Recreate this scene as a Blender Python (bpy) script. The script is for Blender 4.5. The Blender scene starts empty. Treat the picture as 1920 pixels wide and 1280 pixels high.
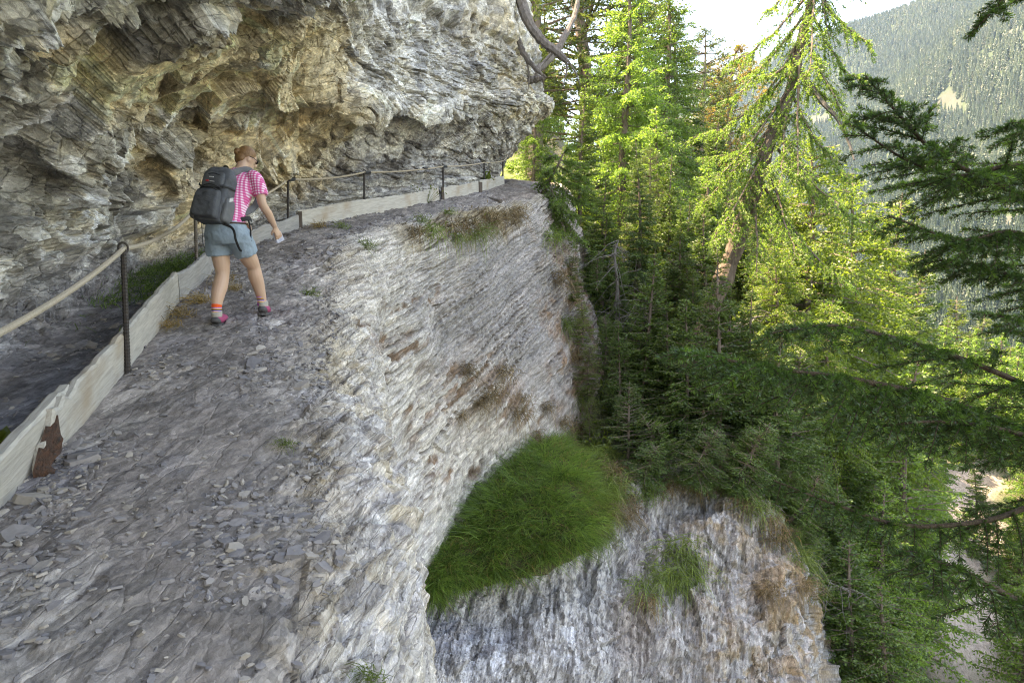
import bpy, math, random
import numpy as np
from mathutils import Vector, Matrix, noise as mnoise

# ---------------------------------------------------------------- camera, sky, sun, exposure
scene = bpy.context.scene
COL = scene.collection
PITCH = math.radians(3.58)
cam_data = bpy.data.cameras.new("camera")
cam = bpy.data.objects.new("camera", cam_data)
COL.objects.link(cam)
cam_data.lens = 24.0
cam_data.sensor_width = 36.0
cam_data.clip_start = 0.05
cam_data.clip_end = 20000
cam.location = (0, 0, 0)
cam.rotation_euler = (math.pi / 2 - PITCH, 0, 0)
scene.camera = cam

SUN = Vector((-0.49, 0.10, 0.87)).normalized()
SUN_EL = math.asin(SUN.z)
SUN_AZ = math.atan2(SUN.x, SUN.y)          # clockwise from +Y
world = bpy.data.worlds.new("World")
scene.world = world
world.use_nodes = True
wn = world.node_tree
wn.nodes.clear()
w_out = wn.nodes.new("ShaderNodeOutputWorld")
w_bg = wn.nodes.new("ShaderNodeBackground")
w_sky = wn.nodes.new("ShaderNodeTexSky")
w_sky.sky_type = 'NISHITA'
w_sky.sun_disc = False
w_sky.sun_elevation = SUN_EL
w_sky.sun_rotation = SUN_AZ
w_sky.altitude = 1400
w_sky.air_density = 1.0
w_sky.dust_density = 4.0
w_sky.ozone_density = 0.6
w_bg.inputs["Strength"].default_value = 0.15
wn.links.new(w_sky.outputs[0], w_bg.inputs[0])
wn.links.new(w_bg.outputs[0], w_out.inputs[0])

sun_data = bpy.data.lights.new("sun", 'SUN')
sun_data.energy = 3.4
sun_data.angle = math.radians(0.55)
sun_data.color = (1.0, 0.95, 0.86)
sun = bpy.data.objects.new("sun", sun_data)
COL.objects.link(sun)
sun.location = (-30, 20, 40)
sun.rotation_euler = SUN.to_track_quat('Z', 'Y').to_euler()

vs = scene.view_settings
scene.display_settings.display_device = 'sRGB'
vs.view_transform = 'Standard'
vs.look = 'None'
vs.exposure = 3.1
vs.use_white_balance = True            # the camera's white balance was set for open shade
vs.white_balance_temperature = 9600
vs.white_balance_tint = 14
vs.gamma = 1.0
vs.use_curve_mapping = False
cy = scene.cycles
cy.use_denoising = True
cy.denoising_prefilter = 'NONE'
cy.filter_width = 1.15
cy.max_bounces = 8
cy.diffuse_bounces = 4
cy.transmission_bounces = 6
cy.transparent_max_bounces = 8
cy.volume_bounces = 1
cy.sample_clamp_indirect = 6

# ---------------------------------------------------------------- helpers
F_PX, CP, SP = 1280.0, math.cos(PITCH), math.sin(PITCH)

def P(px, py, d):
    """A point d metres in front of the camera's place, in a survey of the site made from there."""
    v = (640.0 - py) / F_PX * d
    return np.array([(px - 960.0) / F_PX * d, d * CP + v * SP, v * CP - d * SP])

def survey(V):
    """Bearings of points in that same survey (used to find the zones of rock colour)."""
    d = V[..., 1] * CP - V[..., 2] * SP
    v = V[..., 1] * SP + V[..., 2] * CP
    d = np.where(np.abs(d) < 0.2, 0.2, d)
    return 960 + F_PX * V[..., 0] / d, 640 - F_PX * v / d, d

def tag(o, label=None, cat=None, group=None, kind=None):
    if label: o["label"] = label
    if cat: o["category"] = cat
    if group: o["group"] = group
    if kind: o["kind"] = kind
    return o

def make_mesh(name, V, F, smooth=False, attrs=None):
    """F: list of (n,3) / (n,4) index arrays."""
    V = np.ascontiguousarray(V, np.float32)
    if not isinstance(F, (list, tuple)): F = [F]
    F = [np.asarray(f, np.int32) for f in F if len(f)]
    me = bpy.data.meshes.new(name)
    nl = sum(f.size for f in F); npoly = sum(len(f) for f in F)
    me.vertices.add(len(V)); me.vertices.foreach_set("co", V.ravel())
    me.loops.add(nl); me.polygons.add(npoly)
    me.loops.foreach_set("vertex_index", np.concatenate([f.ravel() for f in F]))
    tot = np.concatenate([np.full(len(f), f.shape[1], np.int32) for f in F])
    st = np.concatenate([[0], np.cumsum(tot)[:-1]]).astype(np.int32)
    me.polygons.foreach_set("loop_start", st)
    me.polygons.foreach_set("loop_total", tot)
    me.polygons.foreach_set("use_smooth", np.full(npoly, bool(smooth)))
    me.update(calc_edges=True)
    if attrs:
        for k, a in attrs.items():
            a = np.asarray(a, np.float32)
            if a.ndim == 1:
                at = me.attributes.new(k, 'FLOAT', 'POINT'); at.data.foreach_set("value", a)
            else:
                at = me.attributes.new(k, 'FLOAT_COLOR', 'POINT')
                if a.shape[1] == 3: a = np.concatenate([a, np.ones((len(a), 1), np.float32)], 1)
                at.data.foreach_set("color", a.ravel())
    return me

def obj(name, me, mat=None, parent=None, loc=None):
    o = bpy.data.objects.new(name, me)
    COL.objects.link(o)
    if mat is not None and me is not None and not me.materials: me.materials.append(mat)
    if parent is not None: o.parent = parent
    if loc is not None: o.location = loc
    return o

def empty(name, loc=(0, 0, 0), rz=0.0):
    o = bpy.data.objects.new(name, None)
    COL.objects.link(o)
    o.location = loc; o.rotation_euler = (0, 0, rz); o.empty_display_size = 0.3
    return o

def copy_tree(o, parent=None):
    c = o.copy(); COL.objects.link(c)
    if parent is not None: c.parent = parent
    for ch in list(o.children): copy_tree(ch, c)
    return c

class MB:
    """Collects vertices and faces for one mesh."""
    def __init__(self): self.V = []; self.F3 = []; self.F4 = []; self.n = 0; self.A = []
    def add(self, V, F, a=None):
        V = np.asarray(V, float); F = np.asarray(F, int)
        (self.F3 if F.shape[1] == 3 else self.F4).append(F + self.n)
        self.V.append(V); self.n += len(V)
        if a is not None: self.A.append(np.broadcast_to(np.asarray(a, float), (len(V), len(a))))
    def mesh(self, name, smooth=False, attr=None):
        V = np.concatenate(self.V)
        F = []
        if self.F3: F.append(np.concatenate(self.F3))
        if self.F4: F.append(np.concatenate(self.F4))
        return make_mesh(name, V, F, smooth, {attr: np.concatenate(self.A)} if attr and self.A else None)

def grid_faces(nr, nc, close=False):
    r = np.arange(nr - 1)[:, None]; c = np.arange(nc if close else nc - 1)[None, :]
    c2 = (c + 1) % nc
    return np.stack([r * nc + c, r * nc + c2, (r + 1) * nc + c2, (r + 1) * nc + c], -1).reshape(-1, 4)

def frames(pts):
    pts = np.asarray(pts, float)
    t = np.gradient(pts, axis=0); t /= np.linalg.norm(t, axis=1)[:, None] + 1e-9
    ref = np.array([0, 0, 1.0]) if abs(t[0][2]) < 0.9 else np.array([1.0, 0, 0])
    a = np.zeros_like(t); b = np.zeros_like(t)
    prev = ref
    for i in range(len(t)):
        x = prev - t[i] * np.dot(prev, t[i]); x /= np.linalg.norm(x) + 1e-9
        a[i] = x; b[i] = np.cross(t[i], x); prev = x
    return t, a, b

def tube(pts, rad, ns=8, ell=1.0, cap=True, a0=0.0):
    """Tapered tube; rad scalar, list, or list of (ra, rb)."""
    pts = np.asarray(pts, float); n = len(pts)
    rad = np.broadcast_to(np.asarray(rad, float), (n,)) if np.ndim(rad) < 2 else np.asarray(rad, float)
    ra, rb = (rad, rad * ell) if rad.ndim == 1 else (rad[:, 0], rad[:, 1])
    t, a, b = frames(pts)
    th = np.arange(ns) / ns * 2 * math.pi + a0
    V = pts[:, None] + a[:, None] * (np.cos(th)[None, :, None] * ra[:, None, None]) + b[:, None] * (np.sin(th)[None, :, None] * rb[:, None, None])
    V = V.reshape(-1, 3)
    F = grid_faces(n, ns, True)
    if not cap: return V, F
    V = np.concatenate([V, pts[:1], pts[-1:]])
    i0, i1 = n * ns, n * ns + 1
    j = np.arange(ns); j2 = (j + 1) % ns
    caps = np.concatenate([np.stack([np.full(ns, i0), j2, j, j], 1), np.stack([np.full(ns, i1), (n - 1) * ns + j, (n - 1) * ns + j2, (n - 1) * ns + j2], 1)])
    return V, (F, caps[:, :3])

def add_tube(mb, *a, col=None, **k):
    V, F = tube(*a, **k)
    if isinstance(F, tuple):
        n0 = mb.n
        mb.add(V, F[0], col)
        mb.F3.append(F[1] + n0)
    else: mb.add(V, F, col)

def box_vf(sx, sy, sz):
    V = np.array([[x, y, z] for x in (-.5, .5) for y in (-.5, .5) for z in (-.5, .5)]) * [sx, sy, sz]
    F = np.array([[0, 1, 3, 2], [4, 6, 7, 5], [0, 4, 5, 1], [2, 3, 7, 6], [0, 2, 6, 4], [1, 5, 7, 3]])
    return V, F

# ---- noise on arrays
_rs = np.random.RandomState(7)
_G = _rs.normal(size=(1024, 3)); _G /= np.linalg.norm(_G, axis=1)[:, None]; _G = _G.astype(np.float32)
_U = _rs.rand(4096).astype(np.float32)

def hsh(*ints, seed=0):
    h = np.uint32(seed * 374761393 + 1013904223 & 0xffffffff)
    for i, v in enumerate(ints):
        v = np.asarray(v).astype(np.int64).astype(np.uint32)
        h = (h ^ (v * np.uint32([73856093, 19349663, 83492791, 2654435761][i % 4]))) * np.uint32(2246822519)
        h = h ^ (h >> np.uint32(15))
    h = h * np.uint32(3266489917); h = h ^ (h >> np.uint32(13))
    return h

def hu(*ints, seed=0): return _U[hsh(*ints, seed=seed) & np.uint32(4095)]

def pn(p, seed=0):
    """Gradient noise, about -1..1, p (N,3)."""
    p = np.asarray(p, np.float32)
    i = np.floor(p); f = p - i; i = i.astype(np.int32)
    u = f * f * f * (f * (f * 6 - 15) + 10)
    out = np.zeros(len(p), np.float32)
    for dx in (0, 1):
        wx = u[:, 0] if dx else 1 - u[:, 0]
        for dy in (0, 1):
            wy = wx * (u[:, 1] if dy else 1 - u[:, 1])
            for dz in (0, 1):
                w = wy * (u[:, 2] if dz else 1 - u[:, 2])
                g = _G[hsh(i[:, 0] + dx, i[:, 1] + dy, i[:, 2] + dz, seed=seed) & np.uint32(1023)]
                out += w * (g[:, 0] * (f[:, 0] - dx) + g[:, 1] * (f[:, 1] - dy) + g[:, 2] * (f[:, 2] - dz))
    return out * 1.6

def fbm(p, oct=4, seed=0, gain=0.5):
    s = 0; a = 1.0
    for o in range(oct):
        s = s + a * pn(p * 2.0 ** o, seed + o * 11); a *= gain
    return s

def facets(p, seed=0, tilt=1.0):
    """Broken angular blocks: every cell is a randomly tilted plane at a random height. Returns height, cell hash, edge distance."""
    p = np.asarray(p, np.float32)
    i = np.floor(p).astype(np.int32)
    n = len(p)
    best = np.full(n, 9.0, np.float32); second = np.full(n, 9.0, np.float32)
    bh = np.zeros(n, np.uint32); bd = np.zeros((n, 3), np.float32)
    for dx in (-1, 0, 1):
        for dy in (-1, 0, 1):
            for dz in (-1, 0, 1):
                c0, c1, c2 = i[:, 0] + dx, i[:, 1] + dy, i[:, 2] + dz
                h = hsh(c0, c1, c2, seed=seed)
                q = np.stack([c0 + _U[h & np.uint32(4095)], c1 + _U[(h >> np.uint32(7)) & np.uint32(4095)], c2 + _U[(h >> np.uint32(14)) & np.uint32(4095)]], 1).astype(np.float32)
                dv = p - q
                d = (dv * dv).sum(1)
                m = d < best
                second = np.where(m, best, np.minimum(second, d))
                best = np.where(m, d, best); bh = np.where(m, h, bh); bd[m] = dv[m]
    g = _G[(bh >> np.uint32(4)) & np.uint32(1023)]
    r = _U[(bh >> np.uint32(9)) & np.uint32(4095)]
    return (r - 0.5) + tilt * (g * bd).sum(1), _U[(bh >> np.uint32(18)) & np.uint32(4095)], np.sqrt(second) - np.sqrt(best)

def layers(p, nrm, T, length, seed=0, warp=0.25):
    """Schist: beds of thickness T broken along their length, each piece standing proud by its own amount (0..1)."""
    nrm = np.array(nrm, np.float32); nrm /= np.linalg.norm(nrm)
    a = np.cross(nrm, [0.1, 0.0, 1.0]) if abs(nrm[2]) < 0.8 else np.cross(nrm, [0.0, 1.0, 0.0])
    a = (a / np.linalg.norm(a)).astype(np.float32); b = np.cross(nrm, a).astype(np.float32)
    q = p @ nrm + warp * pn(p * (0.35 / max(T * 8, .3)), seed) + 0.25 * T * pn(p * (0.35 / T), seed + 3)
    L = q / T; i = np.floor(L); f = L - i
    out = 0; ids = 0
    for k, w in ((0, None),):
        ii = i.astype(np.int32)
        ja = np.floor((p @ a) / length + 7 * hu(ii, seed=seed) + 0.35 * pn(p * (1.1 / length), seed + 5)).astype(np.int32)
        jb = np.floor((p @ b) / length + 7 * hu(ii, seed=seed + 1) + 0.35 * pn(p * (1.1 / length), seed + 6)).astype(np.int32)
        out = hu(ii, ja, jb, seed=seed + 2); ids = hu(ii, ja, seed=seed + 9)
    edge = np.minimum(f, 1 - f) * 2
    return out, ids, edge

def cr_matrix(n_ctrl, ts):
    """Catmull-Rom basis: dense samples ts (0..n_ctrl-1) x control points."""
    A = np.zeros((len(ts), n_ctrl))
    for r, t in enumerate(ts):
        i = min(int(t), n_ctrl - 2); f = t - i
        w = [-.5 * f + f * f - .5 * f ** 3, 1 - 2.5 * f * f + 1.5 * f ** 3, .5 * f + 2 * f * f - 1.5 * f ** 3, -.5 * f * f + .5 * f ** 3]
        for k, ww in zip((i - 1, i, i + 1, i + 2), w):
            if k < 0: A[r, 0] += 2 * ww; A[r, 1] -= ww
            elif k >= n_ctrl: A[r, n_ctrl - 1] += 2 * ww; A[r, n_ctrl - 2] -= ww
            else: A[r, k] += ww
    return A

def dense_ts(counts):
    t = []
    for i, c in enumerate(counts): t += list(i + np.arange(c) / c)
    return np.array(t + [len(counts)])

def grid_normals(G):
    du = np.gradient(G, axis=1); dv = np.gradient(G, axis=0)
    n = np.cross(du, dv)
    return n / (np.linalg.norm(n, axis=2)[..., None] + 1e-12)

def smooth_grid(A, k):
    for ax in (0, 1):
        c = np.cumsum(np.insert(np.pad(A, [(k, k) if i == ax else (0, 0) for i in range(A.ndim)], mode='edge'), 0, 0, axis=ax), axis=ax)
        w = 2 * k + 1
        A = (np.take(c, range(w, c.shape[ax]), axis=ax) - np.take(c, range(0, c.shape[ax] - w), axis=ax)) / w
    return A

def blob(px, py, cx, cy, rx, ry, rot=0.0, soft=0.5):
    c, s = math.cos(math.radians(rot)), math.sin(math.radians(rot))
    x = (px - cx) * c + (py - cy) * s; y = -(px - cx) * s + (py - cy) * c
    r = np.sqrt((x / rx) ** 2 + (y / ry) ** 2)
    return np.clip((1 + soft / 2 - r) / soft, 0, 1)

def mixc(a, b, m): return a * (1 - m[..., None]) + np.asarray(b) * m[..., None]

# ---- materials
def new_mat(name):
    m = bpy.data.materials.new(name); m.use_nodes = True
    nt = m.node_tree; bs = nt.nodes["Principled BSDF"]
    return m, nt, bs

def N(nt, typ, **kw):
    n = nt.nodes.new(typ)
    for k, v in kw.items():
        if k in n.inputs: n.inputs[k].default_value = v
        else: setattr(n, k, v)
    return n

def rock_mat(name, nrm, fine=1.0, stretch=4.0, cracks=1.0, con=1.0):
    """Colour from the rock's own colour map times bed-parallel grain; fine relief as bump."""
    m, nt, bs = new_mat(name); L = nt.links.new
    at = N(nt, "ShaderNodeAttribute", attribute_name="Col")
    tc = N(nt, "ShaderNodeTexCoord")
    z = Vector(nrm).normalized()
    q = z.to_track_quat('Z', 'X').inverted().to_euler()
    mp = N(nt, "ShaderNodeMapping"); mp.inputs["Rotation"].default_value = q
    mp.inputs["Scale"].default_value = (1, 1, 1)
    mp2 = N(nt, "ShaderNodeMapping"); mp2.inputs["Scale"].default_value = (1.0, 1.0, stretch)
    L(tc.outputs["Object"], mp.inputs[0])
    wz = N(nt, "ShaderNodeTexNoise", Scale=2.5, Detail=4.0, Roughness=0.6); L(tc.outputs["Object"], wz.inputs["Vector"])
    wv = N(nt, "ShaderNodeVectorMath", operation='MULTIPLY_ADD'); L(wz.outputs["Color"], wv.inputs[0]); wv.inputs[1].default_value = (.16, .16, .10); L(mp.outputs[0], wv.inputs[2])
    L(wv.outputs[0], mp2.inputs[0])
    def rng(src, a0, a1, b0, b1):
        r = N(nt, "ShaderNodeMapRange"); r.inputs[1].default_value = a0; r.inputs[2].default_value = a1; r.inputs[3].default_value = b0; r.inputs[4].default_value = b1
        L(src, r.inputs[0]); return r.outputs[0]
    def mul(x, y):
        m_ = N(nt, "ShaderNodeMath", operation='MULTIPLY'); L(x, m_.inputs[0]); L(y, m_.inputs[1]); return m_.outputs[0]
    tone = None; hts = []
    for sc, lo_, hi_ in ((3.2, .74, 1.22), (8.5, .74, 1.24), (24.0, .78, 1.2)):
        v = N(nt, "ShaderNodeTexVoronoi", Scale=sc); L(mp2.outputs[0], v.inputs["Vector"])
        sp = N(nt, "ShaderNodeSeparateColor"); L(v.outputs["Color"], sp.inputs[0])
        t_ = rng(sp.outputs[0], 0, 1, 1 + (lo_ - 1) * con, 1 + (hi_ - 1) * con); tone = t_ if tone is None else mul(tone, t_)
        h_ = N(nt, "ShaderNodeMath", operation='MULTIPLY'); L(sp.outputs[1], h_.inputs[0]); h_.inputs[1].default_value = 3.0 / sc; hts.append(h_.outputs[0])
    ve = N(nt, "ShaderNodeTexVoronoi", Scale=3.2); ve.feature = 'DISTANCE_TO_EDGE'; L(mp2.outputs[0], ve.inputs["Vector"])
    crack = rng(ve.outputs["Distance"], 0, .05, 0, cracks)
    n2 = N(nt, "ShaderNodeTexNoise", Scale=20.0, Detail=6.0, Roughness=0.75); L(tc.outputs["Object"], n2.inputs["Vector"])
    tone = mul(tone, rng(n2.outputs[0], .3, .7, .80, 1.2))
    vm = N(nt, "ShaderNodeVectorMath", operation='SCALE'); L(at.outputs["Color"], vm.inputs[0]); L(tone, vm.inputs["Scale"])
    L(vm.outputs[0], bs.inputs["Base Color"])
    bs.inputs["Roughness"].default_value = 0.85
    bs.inputs["Specular IOR Level"].default_value = 0.3
    hsum = None
    for h_ in hts + [crack, n2.outputs[0]]:
        if hsum is None: hsum = h_; continue
        ad = N(nt, "ShaderNodeMath", operation='ADD'); L(hsum, ad.inputs[0]); L(h_, ad.inputs[1]); hsum = ad.outputs[0]
    bp = N(nt, "ShaderNodeBump", Strength=0.7, Distance=0.03 * fine); L(hsum, bp.inputs["Height"])
    L(bp.outputs[0], bs.inputs["Normal"])
    return m

def leaf_mat(name, dif, trans, var=0.35, tmix=0.5, rough=0.5, hue=None, gloss=0.035):
    """Foliage: diffuse plus light through the leaf; tone differs between twigs and between trees."""
    m, nt, bs = new_mat(name); L = nt.links.new
    out = nt.nodes["Material Output"]; nt.nodes.remove(bs)
    gi = N(nt, "ShaderNodeNewGeometry"); oi = N(nt, "ShaderNodeObjectInfo")
    r = N(nt, "ShaderNodeMapRange"); r.inputs[3].default_value = 1 - var; r.inputs[4].default_value = 1 + var
    L(gi.outputs["Random Per Island"], r.inputs[0])
    r2 = N(nt, "ShaderNodeMapRange"); r2.inputs[3].default_value = .82; r2.inputs[4].default_value = 1.18
    L(oi.outputs["Random"], r2.inputs[0])
    mu = N(nt, "ShaderNodeMath", operation='MULTIPLY'); L(r.outputs[0], mu.inputs[0]); L(r2.outputs[0], mu.inputs[1])
    hs = []
    for c in (dif, trans):
        rgb = N(nt, "ShaderNodeMix", data_type='RGBA')
        rgb.inputs[6].default_value = (*c, 1)
        h = hue or (c[0] * 1.2, c[1] * 1.05, c[2] * 0.8)
        rgb.inputs[7].default_value = (*h, 1)
        L(gi.outputs["Random Per Island"], rgb.inputs[0])
        vm = N(nt, "ShaderNodeVectorMath", operation='SCALE'); L(rgb.outputs[2], vm.inputs[0]); L(mu.outputs[0], vm.inputs["Scale"])
        hs.append(vm)
    d = N(nt, "ShaderNodeBsdfDiffuse"); t = N(nt, "ShaderNodeBsdfTranslucent"); g = N(nt, "ShaderNodeBsdfGlossy", Roughness=rough)
    g.inputs["Color"].default_value = (1, 1, 1, 1)
    L(hs[0].outputs[0], d.inputs[0]); L(hs[1].outputs[0], t.inputs[0])
    mx = N(nt, "ShaderNodeMixShader", Fac=tmix); L(d.outputs[0], mx.inputs[1]); L(t.outputs[0], mx.inputs[2])
    m2 = N(nt, "ShaderNodeMixShader", Fac=gloss); L(mx.outputs[0], m2.inputs[1]); L(g.outputs[0], m2.inputs[2])
    L(m2.outputs[0], out.inputs["Surface"])
    return m

def plain_mat(name, c, rough=0.7, noise=0.0, scale=20.0, metal=0.0, bump=0.0, c2=None, stretch=(1, 1, 1), coord="Object", spec=0.4):
    m, nt, bs = new_mat(name); L = nt.links.new
    bs.inputs["Roughness"].default_value = rough; bs.inputs["Metallic"].default_value = metal
    bs.inputs["Specular IOR Level"].default_value = spec
    c2 = c2 or tuple(x * (1 - noise) for x in c)
    tc = N(nt, "ShaderNodeTexCoord"); mp = N(nt, "ShaderNodeMapping"); mp.inputs["Scale"].default_value = stretch
    nz = N(nt, "ShaderNodeTexNoise", Scale=scale, Detail=5.0, Roughness=0.65)
    L(tc.outputs[coord], mp.inputs[0]); L(mp.outputs[0], nz.inputs["Vector"])
    rp = N(nt, "ShaderNodeMapRange"); rp.inputs[1].default_value = .3; rp.inputs[2].default_value = .7
    L(nz.outputs[0], rp.inputs[0])
    mx = N(nt, "ShaderNodeMix", data_type='RGBA'); mx.inputs[6].default_value = (*c, 1); mx.inputs[7].default_value = (*c2, 1)
    L(rp.outputs[0], mx.inputs[0]); L(mx.outputs[2], bs.inputs["Base Color"])
    if bump:
        bp = N(nt, "ShaderNodeBump", Strength=0.8, Distance=bump); L(nz.outputs[0], bp.inputs["Height"]); L(bp.outputs[0], bs.inputs["Normal"])
    return m
# ================================================================ the rock: overhang, path, cliff
QUAL = 0.80
STRATA = np.array([-0.47, 0.05, 0.86]); STRATA /= np.linalg.norm(STRATA)
STRATA_C = np.array([-0.62, -0.06, 0.78]); STRATA_C /= np.linalg.norm(STRATA_C)
STRATA2 = np.array([0.90, 0.10, -0.42]); STRATA2 /= np.linalg.norm(STRATA2)

#        board line (x, y, z)      path edge (x, y, z)        outward          wall kind, cliff spread
ST = [((-1.2, -3.0, -2.40), (0.4, -3.2, -2.50), None, 0.0, 1.0),
      ((-1.6, -0.8, -1.92), (0.0, -0.8, -2.05), None, 0.0, 1.0),
      ((-1.85, 1.2, -1.48), (-.50, 1.2, -1.62), None, 0.0, 1.0),
      ((-2.05, 2.3, -1.19), (-.75, 2.3, -1.30), None, 0.0, 1.0),
      ((-2.23, 2.97, -1.02), (-.97, 3.1, -1.15), None, 0.0, 1.0),
      ((-2.46, 3.64, -.85), (-1.22, 4.0, -.90), None, 0.0, 1.0),
      ((-2.77, 4.9, -.535), (-1.55, 5.2, -.55), None, 0.0, 1.0),
      ((-3.2, 6.4, -.16), (-1.85, 6.6, -.20), None, 0.05, 0.42),
      ((-3.65, 7.9, .20), (-2.25, 8.2, .12), None, 0.15, 0.42),
      ((-3.85, 9.6, .64), (-2.55, 9.6, .58), None, 0.45, 0.42),
      ((-3.71, 11.3, 1.09), (-2.6, 10.9, .95), None, 1.0, 0.42),
      ((-3.0, 13.9, 1.70), (-2.17, 13.0, 1.40), None, 1.0, 0.42),
      ((-1.69, 16.9, 2.43), (-1.2, 15.7, 1.98), None, 1.0, .75),
      ((-.76, 19.2, 3.0), (-.14, 18.0, 2.52), None, 1.2, 1.3),
      ((-.28, 21.0, 3.46), (.80, 20.3, 3.05), (.45, -.89), 1.7, 1.7),
      ((0.0, 23.0, 3.9), (1.5, 22.6, 3.58), (.60, -.80), 2.0, 2.0),
      ((-.8, 25.2, 4.4), (1.3, 25.4, 4.15), (.97, .2), 2.8, 2.2),
      ((-3.5, 28.0, 5.0), (-2.0, 29.6, 4.9), (.45, .9), 3.0, 2.0),
      ((-8.0, 30.0, 5.5), (-7.0, 32.0, 5.5), (.2, .98), 3.0, 2.0)]
WALLS = [  # (u, h) from the gutter up
    [(-.95, -.02), (-1.2, .35), (-1.3, .9), (-1.05, 1.5), (-.65, 2.0), (-.1, 2.5), (.6, 3.0), (1.3, 3.7), (1.9, 4.8), (2.1, 6.5), (1.5, 8.5), (-.5, 10.5), (-6, 12.5)],
    [(-.40, 0.0), (-.50, .40), (-.35, .8), (.15, 1.25), (.75, 1.6), (1.05, 1.75), (1.25, 2.0), (1.3, 2.6), (1.55, 3.4), (1.6, 4.8), (1.3, 6.8), (0, 8.8), (-5, 10.5)],
    [(-.40, 0.0), (-.40, .40), (-.15, .8), (.25, 1.3), (.75, 1.8), (1.1, 2.15), (1.2, 2.4), (.95, 2.8), (.7, 3.5), (.5, 4.8), (.2, 6.4), (-1.0, 8), (-5, 9.5)],
    [(-.40, 0.0), (-.40, .40), (-.3, .8), (-.2, 1.2), (0, 1.6), (.1, 1.9), (0, 2.2), (-.3, 2.5), (-.6, 2.8), (-1.0, 3.2), (-1.6, 3.6), (-2.6, 4.0), (-6, 4.6)]]
CLIFF = [(.20, -.07), (.45, -.28), (.64, -.80), (.76, -1.9), (.85, -3.5), (1.05, -5.5), (1.4, -8.0), (1.9, -12.0), (3.0, -18.0)]

ctrl = []
for (b, e, n, wk, cf) in ST:
    b = np.array(b); e = np.array(e)
    nb = (e - b)[:2] / np.linalg.norm((e - b)[:2])
    nb = np.array([*nb, 0.0])
    ne = nb if n is None else np.array([n[0], n[1], 0.0]) / math.hypot(*n)
    i0 = min(int(wk), 2); f = wk - i0
    prof = [(1 - f) * np.array(p) + f * np.array(q) for p, q in zip(WALLS[i0], WALLS[i0 + 1])]
    col = [b + ne * 0 + nb * u + np.array([0, 0, h]) for u, h in reversed(prof)]
    gd = prof[0][0]
    col += [b + nb * gd * .5 + np.array([0, 0, -.05]), b + np.array([0, 0, .0])]
    col += [b + (e - b) * .33 + np.array([0, 0, .03]), b + (e - b) * .66 + np.array([0, 0, .03]), e]
    col += [e + ne * u * (1 + (cf - 1) * min(1, max(0, (-w - .4) / 4.5))) + np.array([0, 0, w]) for u, w in CLIFF]
    ctrl.append(col)
ctrl = np.array(ctrl).transpose(1, 0, 2)                 # rails x stations x 3
n_wall = 13
rows = [6, 6, 8, 16, 38, 64, 68, 60, 48, 42, 38, 26]     # wall intervals
rows += [16, 14, 46, 50, 50]                              # gutter (2), path (3)
rows += [18, 30, 30, 44, 50, 50, 30, 14, 6]               # cliff
cols = [8, 12, 60, 90, 84, 90, 86, 80, 86, 96, 110, 110, 90, 70, 60, 24, 16, 6]
rows = [max(2, int(r * QUAL)) for r in rows]; cols = [max(2, int(c * QUAL)) for c in cols]
tr, tc_ = dense_ts(rows), dense_ts(cols)
base = np.einsum('ra,abk,cb->rck', cr_matrix(len(ctrl), tr), ctrl, cr_matrix(len(ST), tc_))
NR, NC = base.shape[:2]
nrm = grid_normals(base)
nrm = smooth_grid(nrm, 4); nrm /= np.linalg.norm(nrm, axis=2)[..., None]
# make normals point to the open side
mid = nrm[int(NR * .2), int(NC * .5)]
if mid[0] * 0.7 - mid[1] * 0.7 < 0: nrm = -nrm
R_WALL0 = sum(rows[:12]); R_BOARD = sum(rows[:14]); R_EDGE = sum(rows[:17])
rowp = tr[:, None] * np.ones((1, NC))                     # rail parameter
p = base.reshape(-1, 3).astype(np.float32)
rp = rowp.ravel()
def ramp(x, a, b): return np.clip((x - a) / (b - a), 0, 1)
w_wall = 1 - ramp(rp, 10.8, 12.3)
w_cliff = ramp(rp, 16.3, 18.5)
w_path = (1 - w_wall) * (1 - w_cliff)
px, py, dd = survey(p)
w_left = (1 - ramp(px + 40 * pn(p * .9, 3), 470, 640)) * w_wall     # massive, chunky left wall
lo = pn(p * 0.55, 1); lo2 = pn(p * 1.3, 2)
def stretched(k): return np.stack([p @ np.cross(STRATA, [0, 1, 0]), p[:, 1] * 1.0, (p @ STRATA) * k], 1).astype(np.float32)
sw = np.where(w_left > .5, 1.5, 2.6).astype(np.float32)
along = stretched(1.0); along[:, 2] *= (1.9 - .8 * w_left).astype(np.float32)
f1, id1, ed1 = facets(along * 0.80 + 0.45 * lo[:, None], 11, .65)
f2, id2, ed2 = facets(along * 2.1 + 0.45 * lo2[:, None], 12, .85)
f3, id3, ed3 = facets(along * 5.5 + .3 * lo2[:, None], 13, 1.0)
def bedded(T, length, seed, warp):
    """Beds dip more steeply in the cliff than in the overhang."""
    m_ = rp < 13.0
    out = [np.empty(len(p), np.float32) for _ in range(3)]
    for mask, st in ((m_, STRATA), (~m_, STRATA_C)):
        for o_, v in zip(out, layers(p[mask], st, T, length, seed, warp)): o_[mask] = v
    return out
l1, li1, le1 = bedded(0.34, 2.6, 21, .16)
l2, li2, le2 = bedded(0.105, 0.95, 22, .07)
l3, li3, le3 = bedded(0.042, 0.42, 23, .035)
f4, id4, _ = facets(along * 13.0, 14, 1.0)
soft_e = lambda e_, k_: .72 + .28 * np.clip(e_ / k_, 0, 1)
f1 = f1 * soft_e(ed1, .12); f2 = f2 * soft_e(ed2, .15); f3 = f3 * soft_e(ed3, .2)
fb = fbm(p * 3.0, 3, 31); fb2 = fbm(p * 9.0, 3, 33)
ridged = 1 - np.abs(fbm(p * 1.7, 4, 35)) * 1.6
patch = np.clip(0.5 + 1.4 * pn(p * 0.7, 41), 0, 1)
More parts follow.
